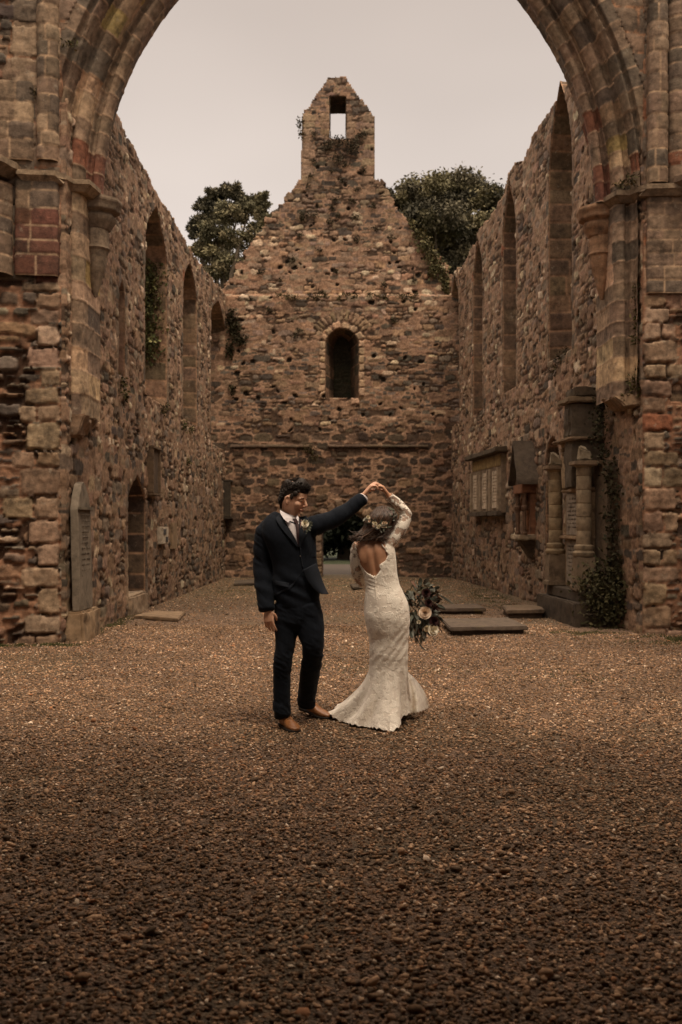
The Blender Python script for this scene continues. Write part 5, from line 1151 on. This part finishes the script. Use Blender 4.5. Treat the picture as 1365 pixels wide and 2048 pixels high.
patch('front_edge', rowz([(357, 520, 363, 520), (362, 580, 368, 580), (371, 640, 377, 640)]), jb, M_lapel, jk, .007, .005, n=4)
add_hem = patch('front_edge', rowz([(340, 700, 372, 655), (300, 745, 312, 752), (240, 778, 246, 788), (205, 800, 207, 812)]), jb, M_lapel, jk, .006, .004, n=5)
# shirt collar wings
def quadmesh(name, pts, M, parent, th=.004, dv=(0, 1, 0)):
    V = np.array(pts, float); n = len(V); V2 = V + np.array(dv) * th; Fl = [list(range(n)), list(range(n, 2 * n))[::-1]] + [[(k + 1) % n, k, n + k, n + (k + 1) % n] for k in range(n)]
    me = raw_mesh([(np.concatenate([V, V2]), Fl)]); return link(name, me, M, parent)
quadmesh('collar_wing', [Z_(238, 296, -.045), Z_(262, 310, -.075), Z_(312, 340, -.115), Z_(288, 371, -.14), Z_(262, 350, -.13), Z_(240, 315, -.085)], M_shirt, groom)
quadmesh('collar_wing', [Z_(343, 330, -.10), Z_(352, 345, -.125), Z_(346, 364, -.14), Z_(335, 345, -.125)], M_shirt, groom)
link('collar', raw_mesh([loft(zst([(300, 352, .02, 58, .070), (302, 330, .022, 54, .066), (304, 316, .024, 52, .063)]), n=3, cap=False, seg=32)]), M_shirt, groom, True)
# shirt cuff, watch, buttons, shoes
link('shirt_cuff', raw_mesh([loft(zst([(715, 242, .10, 33, .044), (733, 226, .108, 33, .042), (738, 221, .11, 31, .040)]), A=(.6, 0, .8), n=2)]), M_shirt, groom, True)
wt = link('watch', raw_mesh([loft([(*(Z_(731, 221, .11)), .0275, .0245), (*(Z_(737, 213, .11)), .0275, .0245), (*(Z_(742, 206, .11)), .0265, .0235)], A=(.75, 0, -.65), n=2, seg=20)]), M_black, groom, True)
link('watch_case', raw_mesh([ell(Z_(715, 207, .10), (.012, .012, .012), 12)]), M_metal, wt, True)
for zx, zy in ((362, 568), (379, 653)):
    p = Z_(zx, zy); h = jb.ray_cast(Vector((p[0] * .984, 5, p[2])), Vector((0, 1, 0)), 5)[0]; link('button', raw_mesh([ell((h.x, h.y - .002, h.z), (.006, .004, .006), 10)]), M_metal, jk, True)
def shoe(heel, ang, parent, lift=0.0):
    hx, hy = heel; d = np.array([math.cos(ang), math.sin(ang), 0]); s = np.array([-d[1], d[0], 0])
    def P(l, h): return np.array([hx, hy, .012]) + d * l + np.array([0, 0, h + lift * max(0, 1 - l / .21)])
    up = [(.0, .036, .030, .034), (.03, .048, .036, .046), (.07, .050, .037, .048), (.105, .045, .037, .043), (.14, .036, .040, .034), (.18, .030, .046, .028), (.225, .026, .047, .024), (.265, .020, .037, .018), (.285, .016, .022, .012)]
    L = [loft([(*P(l, hc), w, hh) for l, hc, w, hh in up], A=s, n=4, seg=24, ex=2.5), loft([(*P(.055, .05), .036, .045), (*P(.05, .085), .034, .042), (*P(.045, .10), .034, .041)], A=s, n=3, seg=18)]
    r_ = link('shoe', fuse(L, .004, 3), M_leather, parent, True)
    so = [loft([(*P(l, .004), w + .005, .010) for l, hc, w, hh in up], A=s, n=4, seg=20, ex=5), loft([(*P(l, -.004), .033, .012) for l in (.0, .03, .065)], A=s, n=2, seg=16, ex=5)]
    link('sole', raw_mesh(so), M_sole, r_, True)
    lc = [loft([(*(P(l, hc + .004) + s * -.018), .0022, .0022), (*(P(l, hc + .010)), .0022, .0022), (*(P(l, hc + .004) + s * .018), .0022, .0022)], A=d, n=3, seg=6) for l, hc in ((.10, .082), (.118, .074), (.135, .066), (.150, .060))]
    link('laces', raw_mesh(lc), M_sole, r_, True); return r_
def gxy(zx, zy): u, v = 480 + zx / ZS, 920 + zy / ZS; Y = F * EYE / (v - HY); return ((u - CX) / F * Y, Y)
shoe((Z_(248, 0)[0], 7.33), R(-66), groom); shoe((gxy(366, 1514)[0], 7.74), R(-38), groom, .05)
# boutonniere
def rose(c, r, nrm, M, name, parent, seed=1, layers=4):
    rng = np.random.RandomState(seed); c = np.asarray(c, float); n = np.asarray(nrm, float); n /= np.linalg.norm(n); t = np.cross(n, [0.1, .2, 1.]); t /= np.linalg.norm(t); b = np.cross(n, t); parts = []
    for l in range(layers):
        k = (3, 4, 5, 6)[min(l, 3)]; rad = r * (.22, .45, .72, 1.0)[min(l, 3)]; hgt = r * (1.0, .95, .8, .5)[min(l, 3)]
        for q in range(k):
            a0 = 2 * math.pi * q / k + l * .7 + rng.uniform(-.15, .15); w = 2 * math.pi / k * .72; V = []; G = (6, 5)
            for i in range(G[0]):
                v = i / (G[0] - 1); rr = rad * (.35 + .65 * math.sin(v * 1.5)) * (1 + .12 * (v ** 3) * l)
                for j in range(G[1]):
                    h = (j / (G[1] - 1) * 2 - 1); a = a0 + h * w * (1 - .35 * v * v * 0); z = hgt * (v - .25 * h * h * v) + rng.normal(0, r * .015) - .2 * r
                    V.append(c + t * rr * math.cos(a) + b * rr * math.sin(a) + n * z)
            V = np.array(V); V2 = V * 1.0 + n * .0006 + (c - V) * .015; q4 = grid_faces(*G); nn = len(V); parts.append((np.concatenate([V, V2]), [list(f) for f in q4] + [list(f[::-1] + nn) for f in q4]))
    return link(name, raw_mesh(parts), M, parent, True)
def leaves(name, items, M, parent, seed=1):
    """items: (base, tip, width, colour) pointed oval leaves with a folded midrib"""
    Vs, Fs, Cs, off = [], [], [], 0; rng = np.random.RandomState(seed)
    for base_, tip, w, col in items:
        a = np.asarray(base_, float); b = np.asarray(tip, float); d = b - a; L = np.linalg.norm(d); d /= L + 1e-9; q = rng.normal(size=3) + np.array([0, -1.2, 0]); s = np.cross(d, q); s /= np.linalg.norm(s); f = np.cross(d, s); V = []
        for i in range(7):
            t = i / 6; ww = w * math.sin(math.pi * min(.98, t * .93 + .05)) ** .8
            p = a + d * L * t + f * L * .12 * math.sin(t * 3.1); V += [p - s * ww + f * ww * .3, p, p + s * ww + f * ww * .3]
        V = np.array(V); qf = grid_faces(7, 3); tri = qf; Vs.append(V); Fs.append(tri + off); off += len(V); Cs.append(np.repeat([np.array(col) * rng.uniform(.8, 1.2)], len(V), 0))
    return link(name, mesh_np(np.concatenate(Vs), [np.concatenate(Fs)], np.concatenate(Cs)), M, parent, True)
M_petal = m_plain('ivory_petals', (.86, .78, .62), .7, .15, 40, .2, .001); M_peach = m_plain('peach_petals', (.76, .60, .46), .7, .15, 40, .2, .001); M_burg = m_plain('burgundy_petals', (.05, .018, .016), .7, .3, 40, .2, .001); M_pink = m_plain('pink_buds', (.42, .24, .21), .7, .2)
bt = link('boutonniere', raw_mesh([loft([(*Z_(380, 430, -.155), .003, .003), (*Z_(388, 385, -.16), .004, .004)], n=2, seg=6)]), M_bark, groom)
rose(Z_(387, 378, -.16), .021, (.2, -1, .25), M_petal, 'flower', bt, 3); rose(Z_(385, 404, -.158), .012, (.1, -1, .1), M_petal, 'flower', bt, 4)
EU = (.12, .125, .095); rgb = np.random.RandomState(2)
leaves('leaf', [(Z_(395, 380, -.155), Z_(395 + a, 380 + b, -.165), .010, EU) for a, b in ((30, 25), (38, 8), (30, -20), (10, -35), (25, 40), (-15, -30), (8, 48), (40, -8), (-18, 30), (-2, 60))], M_leaf, bt)
link('buds', raw_mesh([ell(Z_(365 + rgb.uniform(-6, 8), 365 + rgb.uniform(-8, 45), -.16), (.005, .005, .005), 8) for _ in range(9)]), M_pink, bt, True)
# ------------------------------------------------------------------ bride
def m_lace(name, sheer, col=(.90, .82, .72)):
    """ivory lace: raised floral cord pattern; sheer = how far the net between the motifs lets skin through"""
    m, t, b = mat(name); L = t.links.new; tc = nd(t, 'ShaderNodeTexCoord')
    wn = nd(t, 'ShaderNodeTexNoise', Scale=16.0, Detail=2.0); L(tc.outputs['Object'], wn.inputs['Vector'])
    mx = nd(t, 'ShaderNodeMix', data_type='RGBA', blend_type='LINEAR_LIGHT'); mx.inputs[0].default_value = .05; L(tc.outputs['Object'], mx.inputs[6]); L(wn.outputs['Color'], mx.inputs[7])
    v = nd(t, 'ShaderNodeTexVoronoi', Scale=82.0, feature='DISTANCE_TO_EDGE'); L(mx.outputs[2], v.inputs['Vector'])
    lt = nd(t, 'ShaderNodeMapRange'); lt.inputs['From Min'].default_value = .04; lt.inputs['From Max'].default_value = .13; lt.inputs['To Min'].default_value = 1; lt.inputs['To Max'].default_value = 0; L(v.outputs['Distance'], lt.inputs['Value'])
    big = nd(t, 'ShaderNodeTexNoise', Scale=19.0, Detail=3.0, Roughness=.6); L(tc.outputs['Object'], big.inputs['Vector'])
    mo = nd(t, 'ShaderNodeMapRange'); mo.inputs['From Min'].default_value = .44; mo.inputs['From Max'].default_value = .50; L(big.outputs[0], mo.inputs['Value'])
    mo2 = nd(t, 'ShaderNodeMath', operation='MULTIPLY'); L(mo.outputs[0], mo2.inputs[0]); mm = nd(t, 'ShaderNodeMapRange'); mm.inputs['To Min'].default_value = .62; mm.inputs['To Max'].default_value = 1.0; L(lt.outputs[0], mm.inputs['Value']); L(mm.outputs[0], mo2.inputs[1])
    r = nd(t, 'ShaderNodeMix', data_type='RGBA'); L(mo2.outputs[0], r.inputs[0]); r.inputs[6].default_value = (col[0] * .87, col[1] * .84, col[2] * .81, 1); r.inputs[7].default_value = (col[0] * 1.08, col[1] * 1.08, col[2] * 1.06, 1); L(r.outputs[2], b.inputs['Base Color'])
    b.inputs['Roughness'].default_value = .75; b.inputs['Sheen Weight'].default_value = .15
    bp = nd(t, 'ShaderNodeBump', Strength=.7, Distance=.004); L(mo2.outputs[0], bp.inputs['Height']); L(bp.outputs[0], b.inputs['Normal'])
    if sheer:
        al = nd(t, 'ShaderNodeMapRange'); al.inputs['From Max'].default_value = .7; al.inputs['To Min'].default_value = .20; L(mo2.outputs[0], al.inputs['Value']); L(al.outputs[0], b.inputs['Alpha'])
    return m
M_lace = m_lace('ivory_lace', False); M_sheer = m_lace('sheer_sleeve_lace', True)
bride = empty('person', (Z_(870, 0)[0], 7.4, 0), 'woman in a backless ivory lace gown twirling under the raised arm', 'person')
DYB = .10
BH = frame(Z_(846, 368, DYB + .02), R(118), R(14), R(-6))
hpb = [xf(p, BH) for p in head_parts(.86, True)]
tors = [(876, 900, DYB, 118, .105), (868, 850, DYB, 121, .100), (858, 790, DYB, 104, .088), (846, 735, DYB, 92, .080), (830, 665, DYB, 93, .082), (812, 600, DYB, 105, .090), (800, 545, DYB, 108, .094), (790, 505, DYB + .01, 100, .082), (795, 478, DYB + .02, 78, .066), (815, 455, DYB + .02, 50, .050)]
bt_ = loft(zst(tors), n=4, seg=40)
nk = loft(zst([(805, 480, DYB + .02, 44, .05), (826, 440, DYB + .02, 38, .048), (842, 400, DYB + .01, 36, .046)]), n=3)
a_up = [(866, 505, DYB, 46, .055), (890, 478, DYB, 44, .050), (928, 440, DYB + .02, 38, .042), (962, 395, DYB + .03, 35, .040), (985, 335, DYB + .05, 33, .037), (975, 302, DYB + .05, 31, .035), (938, 262, DYB + .04, 27, .030), (905, 230, DYB + .03, 22, .025), (880, 207, DYB + .02, 18, .021)]
a_up = [(x, y, d, w * .93, h * .95) for x, y, d, w, h in a_up]
a_dn = [(712, 505, DYB + .02, 36, .048), (694, 540, DYB + .03, 33, .044), (690, 610, DYB + .03, 31, .040), (700, 680, DYB + .05, 29, .037), (735, 730, DYB + .10, 27, .033), (820, 775, DYB + .19, 24, .028), (905, 815, DYB + .22, 20, .022)]
def arm(rows, **k): return loft(zst(rows), A=(.3, 0, .9) if rows is a_up else (1, 0, 0), n=4, **k)
def arm2(rows, off=0.0):
    s = crom(np.array(zst(rows)), 4); parts = []; n = len(s); c = s[:, :3]; t = np.gradient(c, axis=0); t /= np.linalg.norm(t, axis=1, keepdims=True)
    A = np.cross(t, [0, 1, 0]); A /= np.linalg.norm(A, axis=1, keepdims=True); B = np.cross(A, t); seg = 24; th = np.arange(seg) * 2 * np.pi / seg
    a = s[:, 3] + off; b = s[:, 4] + off
    V = c[:, None] + A[:, None] * (a[:, None] * np.cos(th))[..., None] + B[:, None] * (b[:, None] * np.sin(th))[..., None]; i = np.arange(n * seg).reshape(n, seg); j = np.roll(i, -1, 1)
    return V.reshape(-1, 3), [list(f) for f in np.stack([i[:-1], j[:-1], j[1:], i[1:]], -1).reshape(-1, 4)], i
def armc(rows): V, Fl, i = arm2(rows); return V, Fl + [list(i[0][::-1]), list(i[-1])]
shb = [ell(Z_(745, 560, DYB - .065), (.05, .018, .075), 16), ell(Z_(835, 545, DYB - .068), (.05, .018, .075), 16)]
bh1 = hand_parts(Z_(880, 207, DYB + .02), (-.55, -.03, .84), (-.78, .1, -.55), -1, [(.45, .8, .5), (.5, .9, .5), (.55, .9, .5), (.65, .9, .5)], .6, .86)
bh2 = hand_parts(Z_(905, 815, DYB + .22), (.95, .05, -.25), (-.2, -1, 0), -1, [(.9, 1.2, .8)] * 4, .8, .86)
bme = fuse(hpb + [bt_, nk, armc(a_up), armc(a_dn)] + shb + bh1 + bh2, .0045, 3, .5)
def back_relief(c, n):
    x0 = np.interp(c[:, 2], [Z_(0, 700)[2], Z_(0, 480)[2]], [Z_(815, 0)[0], Z_(778, 0)[0]])
    back = sm((-(n[:, 1]) - .2) / .5) * (c[:, 2] > 1.0) * (c[:, 2] < 1.52)
    return -back * .010 * np.exp(-((c[:, 0] - x0) / .016) ** 2) + back * .004 * np.exp(-((np.abs(c[:, 0] - x0) - .035) / .02) ** 2)
wrinkle(bme, back_relief); link('body', bme, M_tan, bride, True)
# -- gown: bodice, hips and flaring skirt in one cloth
NS, NA = 190, 220
rowsD = [(818, 455, DYB + .02, 56, .055), (800, 474, DYB + .02, 92, .070), (797, 500, DYB + .01, 110, .086), (803, 545, DYB, 116, .098), (813, 600, DYB, 111, .094), (830, 665, DYB, 99, .086), (846, 735, DYB, 98, .084), (858, 790, DYB, 110, .092), (868, 850, DYB, 126, .106), (873, 925, DYB - .005, 131, .122), (880, 1000, DYB, 124, .118), (884, 1070, DYB + .01, 112, .108), (884, 1150, DYB + .01, 110, .104), (882, 1212, DYB + .02, 109, .104)]
S = crom(np.array(zst(rowsD)), 9); th = np.arange(NA) * 2 * np.pi / NA
up_ = S[:, None, :3] + np.stack([(S[:, 3] + .004)[:, None] * np.cos(th), (S[:, 4] + .005)[:, None] * np.sin(th), 0 * th + 0 * S[:, :1]], -1)
# buttocks and spine hollow
zc = EYE + (HY - (920 + 925 / ZS)) / F * YP
hem = [(180, 522, 1500, .40), (200, 585, 1552, .20), (222, 690, 1594, .02), (243, 780, 1592, -.06), (262, 858, 1606, -.14), (274, 893, 1630, -.20), (286, 925, 1592, -.12), (300, 962, 1552, .0), (314, 984, 1512, .08), (326, 996, 1500, .18), (340, 1004, 1490, .28), (352, 1008, 1480, .36), (365, 1006, 1472, .46), (385, 990, 1462, .60), (420, 930, 1450, .75), (460, 800, 1444, .92), (500, 640, 1462, .75), (525, 560, 1480, .56), (540, 522, 1500, .40)]
H = np.array([(a, *Z_(x, y, d)) for a, x, y, d in hem]); ang = np.degrees(th) % 360; angw = np.where(ang < 180, ang + 360, ang)
hx = np.stack([np.interp(angw, H[:, 0], H[:, k]) for k in (1, 2, 3)], -1)
for _ in range(3): hx = (np.roll(hx, 1, 0) + 2 * hx + np.roll(hx, -1, 0)) / 4
hx[:, 2] = np.maximum(hx[:, 2] - .0, .012)
nlow = 90; T = np.linspace(0, 1, nlow + 1)[1:]; top_ring = up_[-1]; rgt = np.clip(np.cos(np.radians(angw - 360)), 0, 1)
ex_ = 1.75 + 0 * angw
low = []
for t in T:
    w = t ** ex_; r = top_ring * (1 - w)[:, None] + hx * w[:, None]; r[:, 2] = top_ring[:, 2] * (1 - t) + hx[:, 2] * t; low.append(r)
low = np.array(low)
G = np.concatenate([up_, low], 0); nt_ = len(G)
N_ = np.cross(np.roll(G, -1, 1) - np.roll(G, 1, 1), np.gradient(G, axis=0)); N_ /= np.linalg.norm(N_, axis=-1, keepdims=True) + 1e-9
cen_ = G.mean(1, keepdims=True); N_ *= np.sign((N_ * (G - cen_)).sum(-1, keepdims=True).mean())
X_, Y_, Zz = G[..., 0], G[..., 1], G[..., 2]; tt = np.clip((np.arange(nt_) - len(up_)) / nlow, 0, 1)[:, None]
diag = np.sin(2 * np.pi * (.80 * X_ - .60 * Zz) / .050 + 3.0 * fbm(X_ * 7, Zz * 7, 3)); wd = np.exp(-((Zz - .62) / .17) ** 2) * (.25 + .75 * sm((.10 + .9 - Zz) / .3))
flu = np.sin(np.radians(angw)[None] * 11 + 2.2 * tt + 2.0 * fbm(angw[None] / 40 + 0 * tt, tt * 2, 6)) * tt ** 1.3
but = .014 * (np.exp(-(((X_ - Z_(826, 0)[0]) / .055) ** 2 + ((Zz - .93) / .075) ** 2)) + np.exp(-(((X_ - Z_(925, 0)[0]) / .055) ** 2 + ((Zz - .93) / .075) ** 2))) * (N_[..., 1] < -.2)
G = G + N_ * (.0055 * diag * wd * .55 * sm((fbm(X_ * 5 + 3, Zz * 4, 21) - .30) / .3) + .024 * flu + but + .003 * np.sin(2 * np.pi * (Zz + .35 * X_) / .028) * np.exp(-((Zz - 1.06) / .07) ** 2) * np.exp(-((X_ - Z_(780, 0)[0]) / .04) ** 2) + .006 * (fbm(X_ * 12, Zz * 12, 9) - .5))[..., None]
# scalloped lace hem
sc_ = np.abs(np.sin(np.radians(angw) * 27)) * .020
for k in range(6): G[-1 - k, :, 2] += (sc_ - .01) * (1 - k / 6)
G[..., 2] = np.maximum(G[..., 2], .012 + .004 * np.sin(angw)[None])
Vp = [(683, 440), (684, 493), (697, 560), (712, 612), (745, 663), (775, 683), (806, 694), (825, 672), (838, 650), (834, 622), (866, 600), (882, 562), (868, 530), (845, 505), (828, 463), (838, 430), (838, 380), (640, 380), (640, 440)]
vp = np.array([(Z_(a, b, DYB - .08)[0], Z_(a, b, DYB - .08)[2]) for a, b in Vp])
fc = (G[:-1, :] + G[1:, :] + np.roll(G, -1, 1)[:-1] + np.roll(G, -1, 1)[1:]) / 4
jx = .005 * np.sin(fc[..., 0] * 260 + fc[..., 2] * 210); keep = ~((poly_in(fc[..., 0] + jx, fc[..., 2] + jx, vp)) & (np.roll(N_, 0, 1)[:-1, :, 1] < .35)) & (fc[..., 2] < Z_(0, 458)[2])
i = np.arange(nt_ * NA).reshape(nt_, NA); j = np.roll(i, -1, 1); q = np.stack([i[:-1], i[1:], j[1:], j[:-1]], -1)[keep]
dm = mesh_np(G.reshape(-1, 3), [q]); do = link('gown', dm, M_lace, bride, True)
so = do.modifiers.new('cloth', 'SOLIDIFY'); so.thickness = .003; so.offset = 0
TL = crom(np.array([(968, 1246), (972, 1310), (976, 1370), (980, 1430), (986, 1497)], float), 10); TR = crom(np.array([(992, 1258), (1042, 1302), (1086, 1362), (1113, 1420), (1124, 1466)], float), 10); tv = []
for r_, (p, q_) in enumerate(zip(TL, TR)):
    v_ = r_ / (len(TL) - 1)
    for t in np.linspace(0, 1, 60):
        x, y = p * (1 - t) + q_ * t; y += v_ ** 3 * (12 * math.sin(math.pi * t) + 9 * abs(math.sin(t * 26)) * (v_ > .9)); tv.append(Z_(x, y, DYB + .12 + .36 * t * (.3 + .7 * v_) - .05 * v_ * math.sin(t * 11 + 2 * v_) - .10 * math.sin(math.pi * t) * v_))
tv = np.array(tv); tv[:, 2] = np.maximum(tv[:, 2], .014); tm_ = link('train', mesh_np(tv, [grid_faces(len(TL), 60)]), M_lace, do, True); s2 = tm_.modifiers.new('cloth', 'SOLIDIFY'); s2.thickness = .003
# lace borders along the open back
def border(name, pts, r, parent, n=3, M=None):
    P = []; 
    for a, b in pts:
        p = Z_(a, b, DYB - .05); h = dbv.ray_cast(Vector((p[0], 6.5, p[2])), Vector((0, 1, 0)), 1.5)[0]
        y = h.y if h else p[1]; P.append((p[0] * (y / p[1]), y - .002, EYE + (p[2] - EYE) * y / p[1]))
    P = crom(np.array(P), 8); rr = r * (1 + .45 * np.abs(np.sin(np.arange(len(P)) * 1.1))); V, Fq = tube(P, rr, 8); return link(name, mesh_np(V, [Fq]), M or M_lace, parent, True)
dbv = bvh_of(bme)
border('lace_border', [(686, 500), (697, 560), (712, 612), (745, 663), (775, 684), (806, 695)], .0042, do); border('lace_border', [(806, 695), (826, 672), (838, 650), (834, 624), (866, 600), (881, 562), (868, 532), (846, 507), (831, 470)], .0045, do)
V, Fq = tube([Z_(806, 696, DYB - .092), Z_(806, 760, DYB - .094), Z_(812, 830, DYB - .112)], .0028, 6); link('zip', mesh_np(V, [Fq]), M_lace, do, True)
def sleeve(rows, cutfn=None):
    V, Fl, i = arm2(rows, .0045); Fl = np.array(Fl); c = V[Fl].mean(1)
    c2 = cutfn(c) if cutfn is not None else np.ones(len(Fl), bool); me = mesh_np(V, [Fl[c2]]); wrinkle(me, lambda c, n: .003 * np.sin(c[:, 2] * 110 + c[:, 0] * 60 + 3 * fbm(c[:, 0] * 9, c[:, 2] * 9, 2)))
    o = link('sleeve', me, M_sheer, do, True); s_ = o.modifiers.new('cloth', 'SOLIDIFY'); s_.thickness = .0015; return o
sleeve(a_up[:-1] + [(886, 213, DYB + .02, 19, .022)]); sleeve(a_dn)
# -- hair and flower crown
def hair_long():
    rng = np.random.RandomState(8); c = Z_(850, 352, DYB + .01); parts = [ell(c + np.array([0, .0, .0]), (.093, .108, .098), 24)]
    parts.append(loft(zst([(843, 340, DYB + .01, 74, .075), (820, 390, DYB + .0, 72, .065), (795, 425, DYB - .0, 62, .048), (770, 452, DYB - .01, 46, .03)]), n=4))
    out = [(V, Fl) for V, Fl in parts]
    crown = c + np.array([.02, -.02, .10])
    for k in range(800):
        u = rng.rand(); az = rng.uniform(-2.9, -.1) if rng.rand() < .85 else rng.uniform(-.1, .8); e = np.array([math.cos(az), math.sin(az), 0])
        p0 = c + np.array([e[0] * .05 * u, e[1] * .05 * u, .099 - .008 * u]); p1 = c + np.array([e[0] * .097, e[1] * .112, .025]) + rng.normal(0, .004, 3)
        f = (e[0] + 1) / 2
        p2 = Z_(740 + 150 * f + rng.normal(0, 8), 405 + rng.normal(0, 10), DYB - .095 + .06 * (1 - abs(e[1]))); p3 = Z_(695 + 165 * f ** 1.3 + rng.normal(0, 10), 455 - 6 * f + rng.normal(0, 10), DYB - .08 + rng.normal(0, .010))
        p4 = p3 + np.array([rng.normal(-.018, .016), rng.normal(-.005, .01), rng.normal(-.008, .012)]); r = rng.uniform(.0018, .0042)
        if rng.rand() < .08: p4 = p3 + np.array([-.05, -.01, .0]) + rng.normal(0, .018, 3); r *= .5
        P = crom(np.array([p0, p1, p2, p3, p4]), 5); wv = .004 * np.sin(np.arange(len(P)) * .9 + rng.uniform(0, 6)); P[:, 0] += wv; P[:, 2] += wv * .6
        V, Fq = tube(P, np.interp(np.arange(len(P)), [0, 3, len(P) - 5, len(P) - 1], [r * .6, r, r * .9, r * .25]), 6); out.append((V, [list(f_) for f_ in Fq]))
    for pts in ([(905, 430, 0), (950, 445, 0), (1000, 446, -.03), (1040, 425, -.05)], [(900, 425, 0), (960, 450, 0), (1010, 449, -.03), (1034, 436, -.05)]):
        V, Fq = tube(crom(np.array([Z_(a, b, DYB + d) for a, b, d in pts]), 6), .0022, 5); out.append((V, [list(f_) for f_ in Fq]))
    me = raw_mesh(out); cc = []
    for (V, Fl) in out: k = .7 if len(V) > 300 else rng.choice([.6, .9, 1.2, 1.7, 2.3], p=[.25, .3, .25, .14, .06]); cc.append(np.repeat([[.075 * k, .040 * k, .024 * k]], len(V), 0))
    setcol(me, np.concatenate(cc)); return link('hair', me, m_attr('chestnut_hair_locks', rough=.42, bstr=.2, bdist=.001, var=.3, nscale=30, spec=.5), bride, True)
hr = hair_long(); hbv = bvh_of(hr.data)
fcr = link('flower_crown', raw_mesh([loft([(*Z_(752, 345, DYB - .03), .003, .003), (*Z_(775, 380, DYB - .09), .003, .003), (*Z_(830, 394, DYB - .11), .003, .003), (*Z_(875, 384, DYB - .11), .003, .003)], n=4, seg=6)]), M_bark, bride)
rngc = np.random.RandomState(12); its = []; bud = []
for k in range(80):
    t = rngc.rand(); x, y = (np.interp(t, [0, .35, .7, 1], [752, 778, 832, 872]), np.interp(t, [0, .35, .7, 1], [340, 372, 390, 382])) if k < 62 else (rngc.uniform(900, 924), rngc.uniform(290, 352))
    x += rngc.normal(0, 5); y += rngc.normal(0, 9); p = Z_(x, y, DYB - .08); h = hbv.ray_cast(Vector((p[0], 6.6, p[2])), Vector((0, 1, 0)), 1.2)[0]; yy = (h.y - .008) if h else p[1]
    p = np.array([p[0], yy, p[2]]); tip = p + np.array([rngc.normal(0, .022), -.016, rngc.normal(.004, .018)]); its.append((p, tip, .0075, EU if rngc.rand() < .6 else (.30, .29, .24)))
    if k % 3 == 0: bud.append((p + np.array([0, -.012, 0]), rngc.uniform(.009, .017)))
leaves('crown_leaves', its, M_leaf, fcr, 3)
for k, (p, r) in enumerate(bud[:22]): rose(p, r, (rngc.normal(0, .3), -1, .3), M_petal if k % 3 else M_peach, 'flower', fcr, 20 + k, 3)
# ------------------------------------------------------------------ bouquet (held in front of her, seen past her hip)
bq = empty('bouquet', tuple(Z_(1060, 860, DYB + .2)), 'trailing eucalyptus bouquet with cream roses held beside her hip', 'bouquet'); DB = DYB + .16
st_ = [loft([(*Z_(985, 835, DYB + .2), .005, .005), (*Z_(1020 + a, 850 + b, DB), .003, .003)], n=2, seg=6) for a, b in ((30, 0), (35, 20), (20, 40), (40, -25), (15, -40))]
link('stem', raw_mesh(st_), M_bark, bq)
rb = np.random.RandomState(21); it = []; col3 = [(.09, .098, .08), (.15, .155, .13), (.24, .245, .21), (.055, .045, .032), (.14, .075, .05)]
for k in range(250):
    a = rb.uniform(0, 2 * math.pi); rr = rb.rand() ** .6; bx, by = 1082 + 95 * rr * math.cos(a), 890 + 155 * rr * math.sin(a); ln = rb.uniform(28, 62); an = math.atan2(by - 880, bx - 1040) + rb.normal(0, .6)
    it.append((Z_(bx, by, DB + rb.uniform(-.07, .07)), Z_(bx + ln * math.cos(an), by + ln * math.sin(an) + 6, DB + rb.uniform(-.09, .07)), rb.uniform(.009, .018), col3[rb.randint(5)]))
for b_, t_, w, c in (((1180, 800), (1268, 856), .009, (.14, .145, .12)), ((1170, 795), (1240, 780), .008, (.2, .19, .15)), ((1215, 795), (1296, 760), .004, (.36, .33, .24)), ((1220, 800), (1290, 778), .004, (.33, .30, .22)), ((1058, 1068), (1122, 1137), .012, (.05, .055, .045)), ((1075, 830), (1125, 885), .014, (.16, .16, .13)), ((1100, 790), (1190, 802), .012, (.17, .165, .13)), ((1030, 940), (1010, 905), .018, (.12, .13, .105)), ((1045, 900), (1020, 945), .018, (.13, .14, .11)), ((1005, 1010), (1030, 1060), .012, (.05, .055, .045)), ((1140, 905), (1165, 870), .012, (.04, .02, .016)), ((1150, 850), (1180, 900), .011, (.05, .022, .018))):
    it.append((Z_(*b_, DB - .06), Z_(*t_, DB - .08), w, c))
for k in range(22):       # fern sprays
    t = k / 21; x, y = 1050 + 100 * t, 790 - 85 * t
    for s in (-1, 1): it.append((Z_(x, y, DB - .05), Z_(x + 12 + s * 10, y - 8 - s * -14 * (1 - t * .5), DB - .06), .0022, (.2, .185, .12)))
    x, y = 990 + 30 * t, 800 - 50 * t; it.append((Z_(x, y, DB), Z_(x + 14, y - 14, DB), .002, (.16, .15, .09)))
for k in range(40): x, y = 1050 + rb.normal(0, 22), 1000 + rb.uniform(0, 70); it.append((Z_(x, y, DB), Z_(x + rb.uniform(0, 26), y + rb.uniform(20, 46), DB), .003, (.05, .048, .03)))
leaves('foliage', it, M_leaf, bq, 5)
for (x, y, r, M, n) in ((1100, 908, .036, M_peach, (-.1, -1, .25)), (1145, 1008, .034, M_petal, (.5, -1, .1)), (1112, 1000, .020, M_petal, (0, -1, -.3)), (1105, 790, .026, M_burg, (.1, -1, .2)), (1150, 958, .028, M_burg, (.3, -1, 0)), (1120, 850, .022, M_burg, (.1, -1, .1)), (1062, 962, .012, M_petal, (0, -1, 0))):
    rose(Z_(x, y, DB - .09), r, n, M, 'rose', bq, int(x))
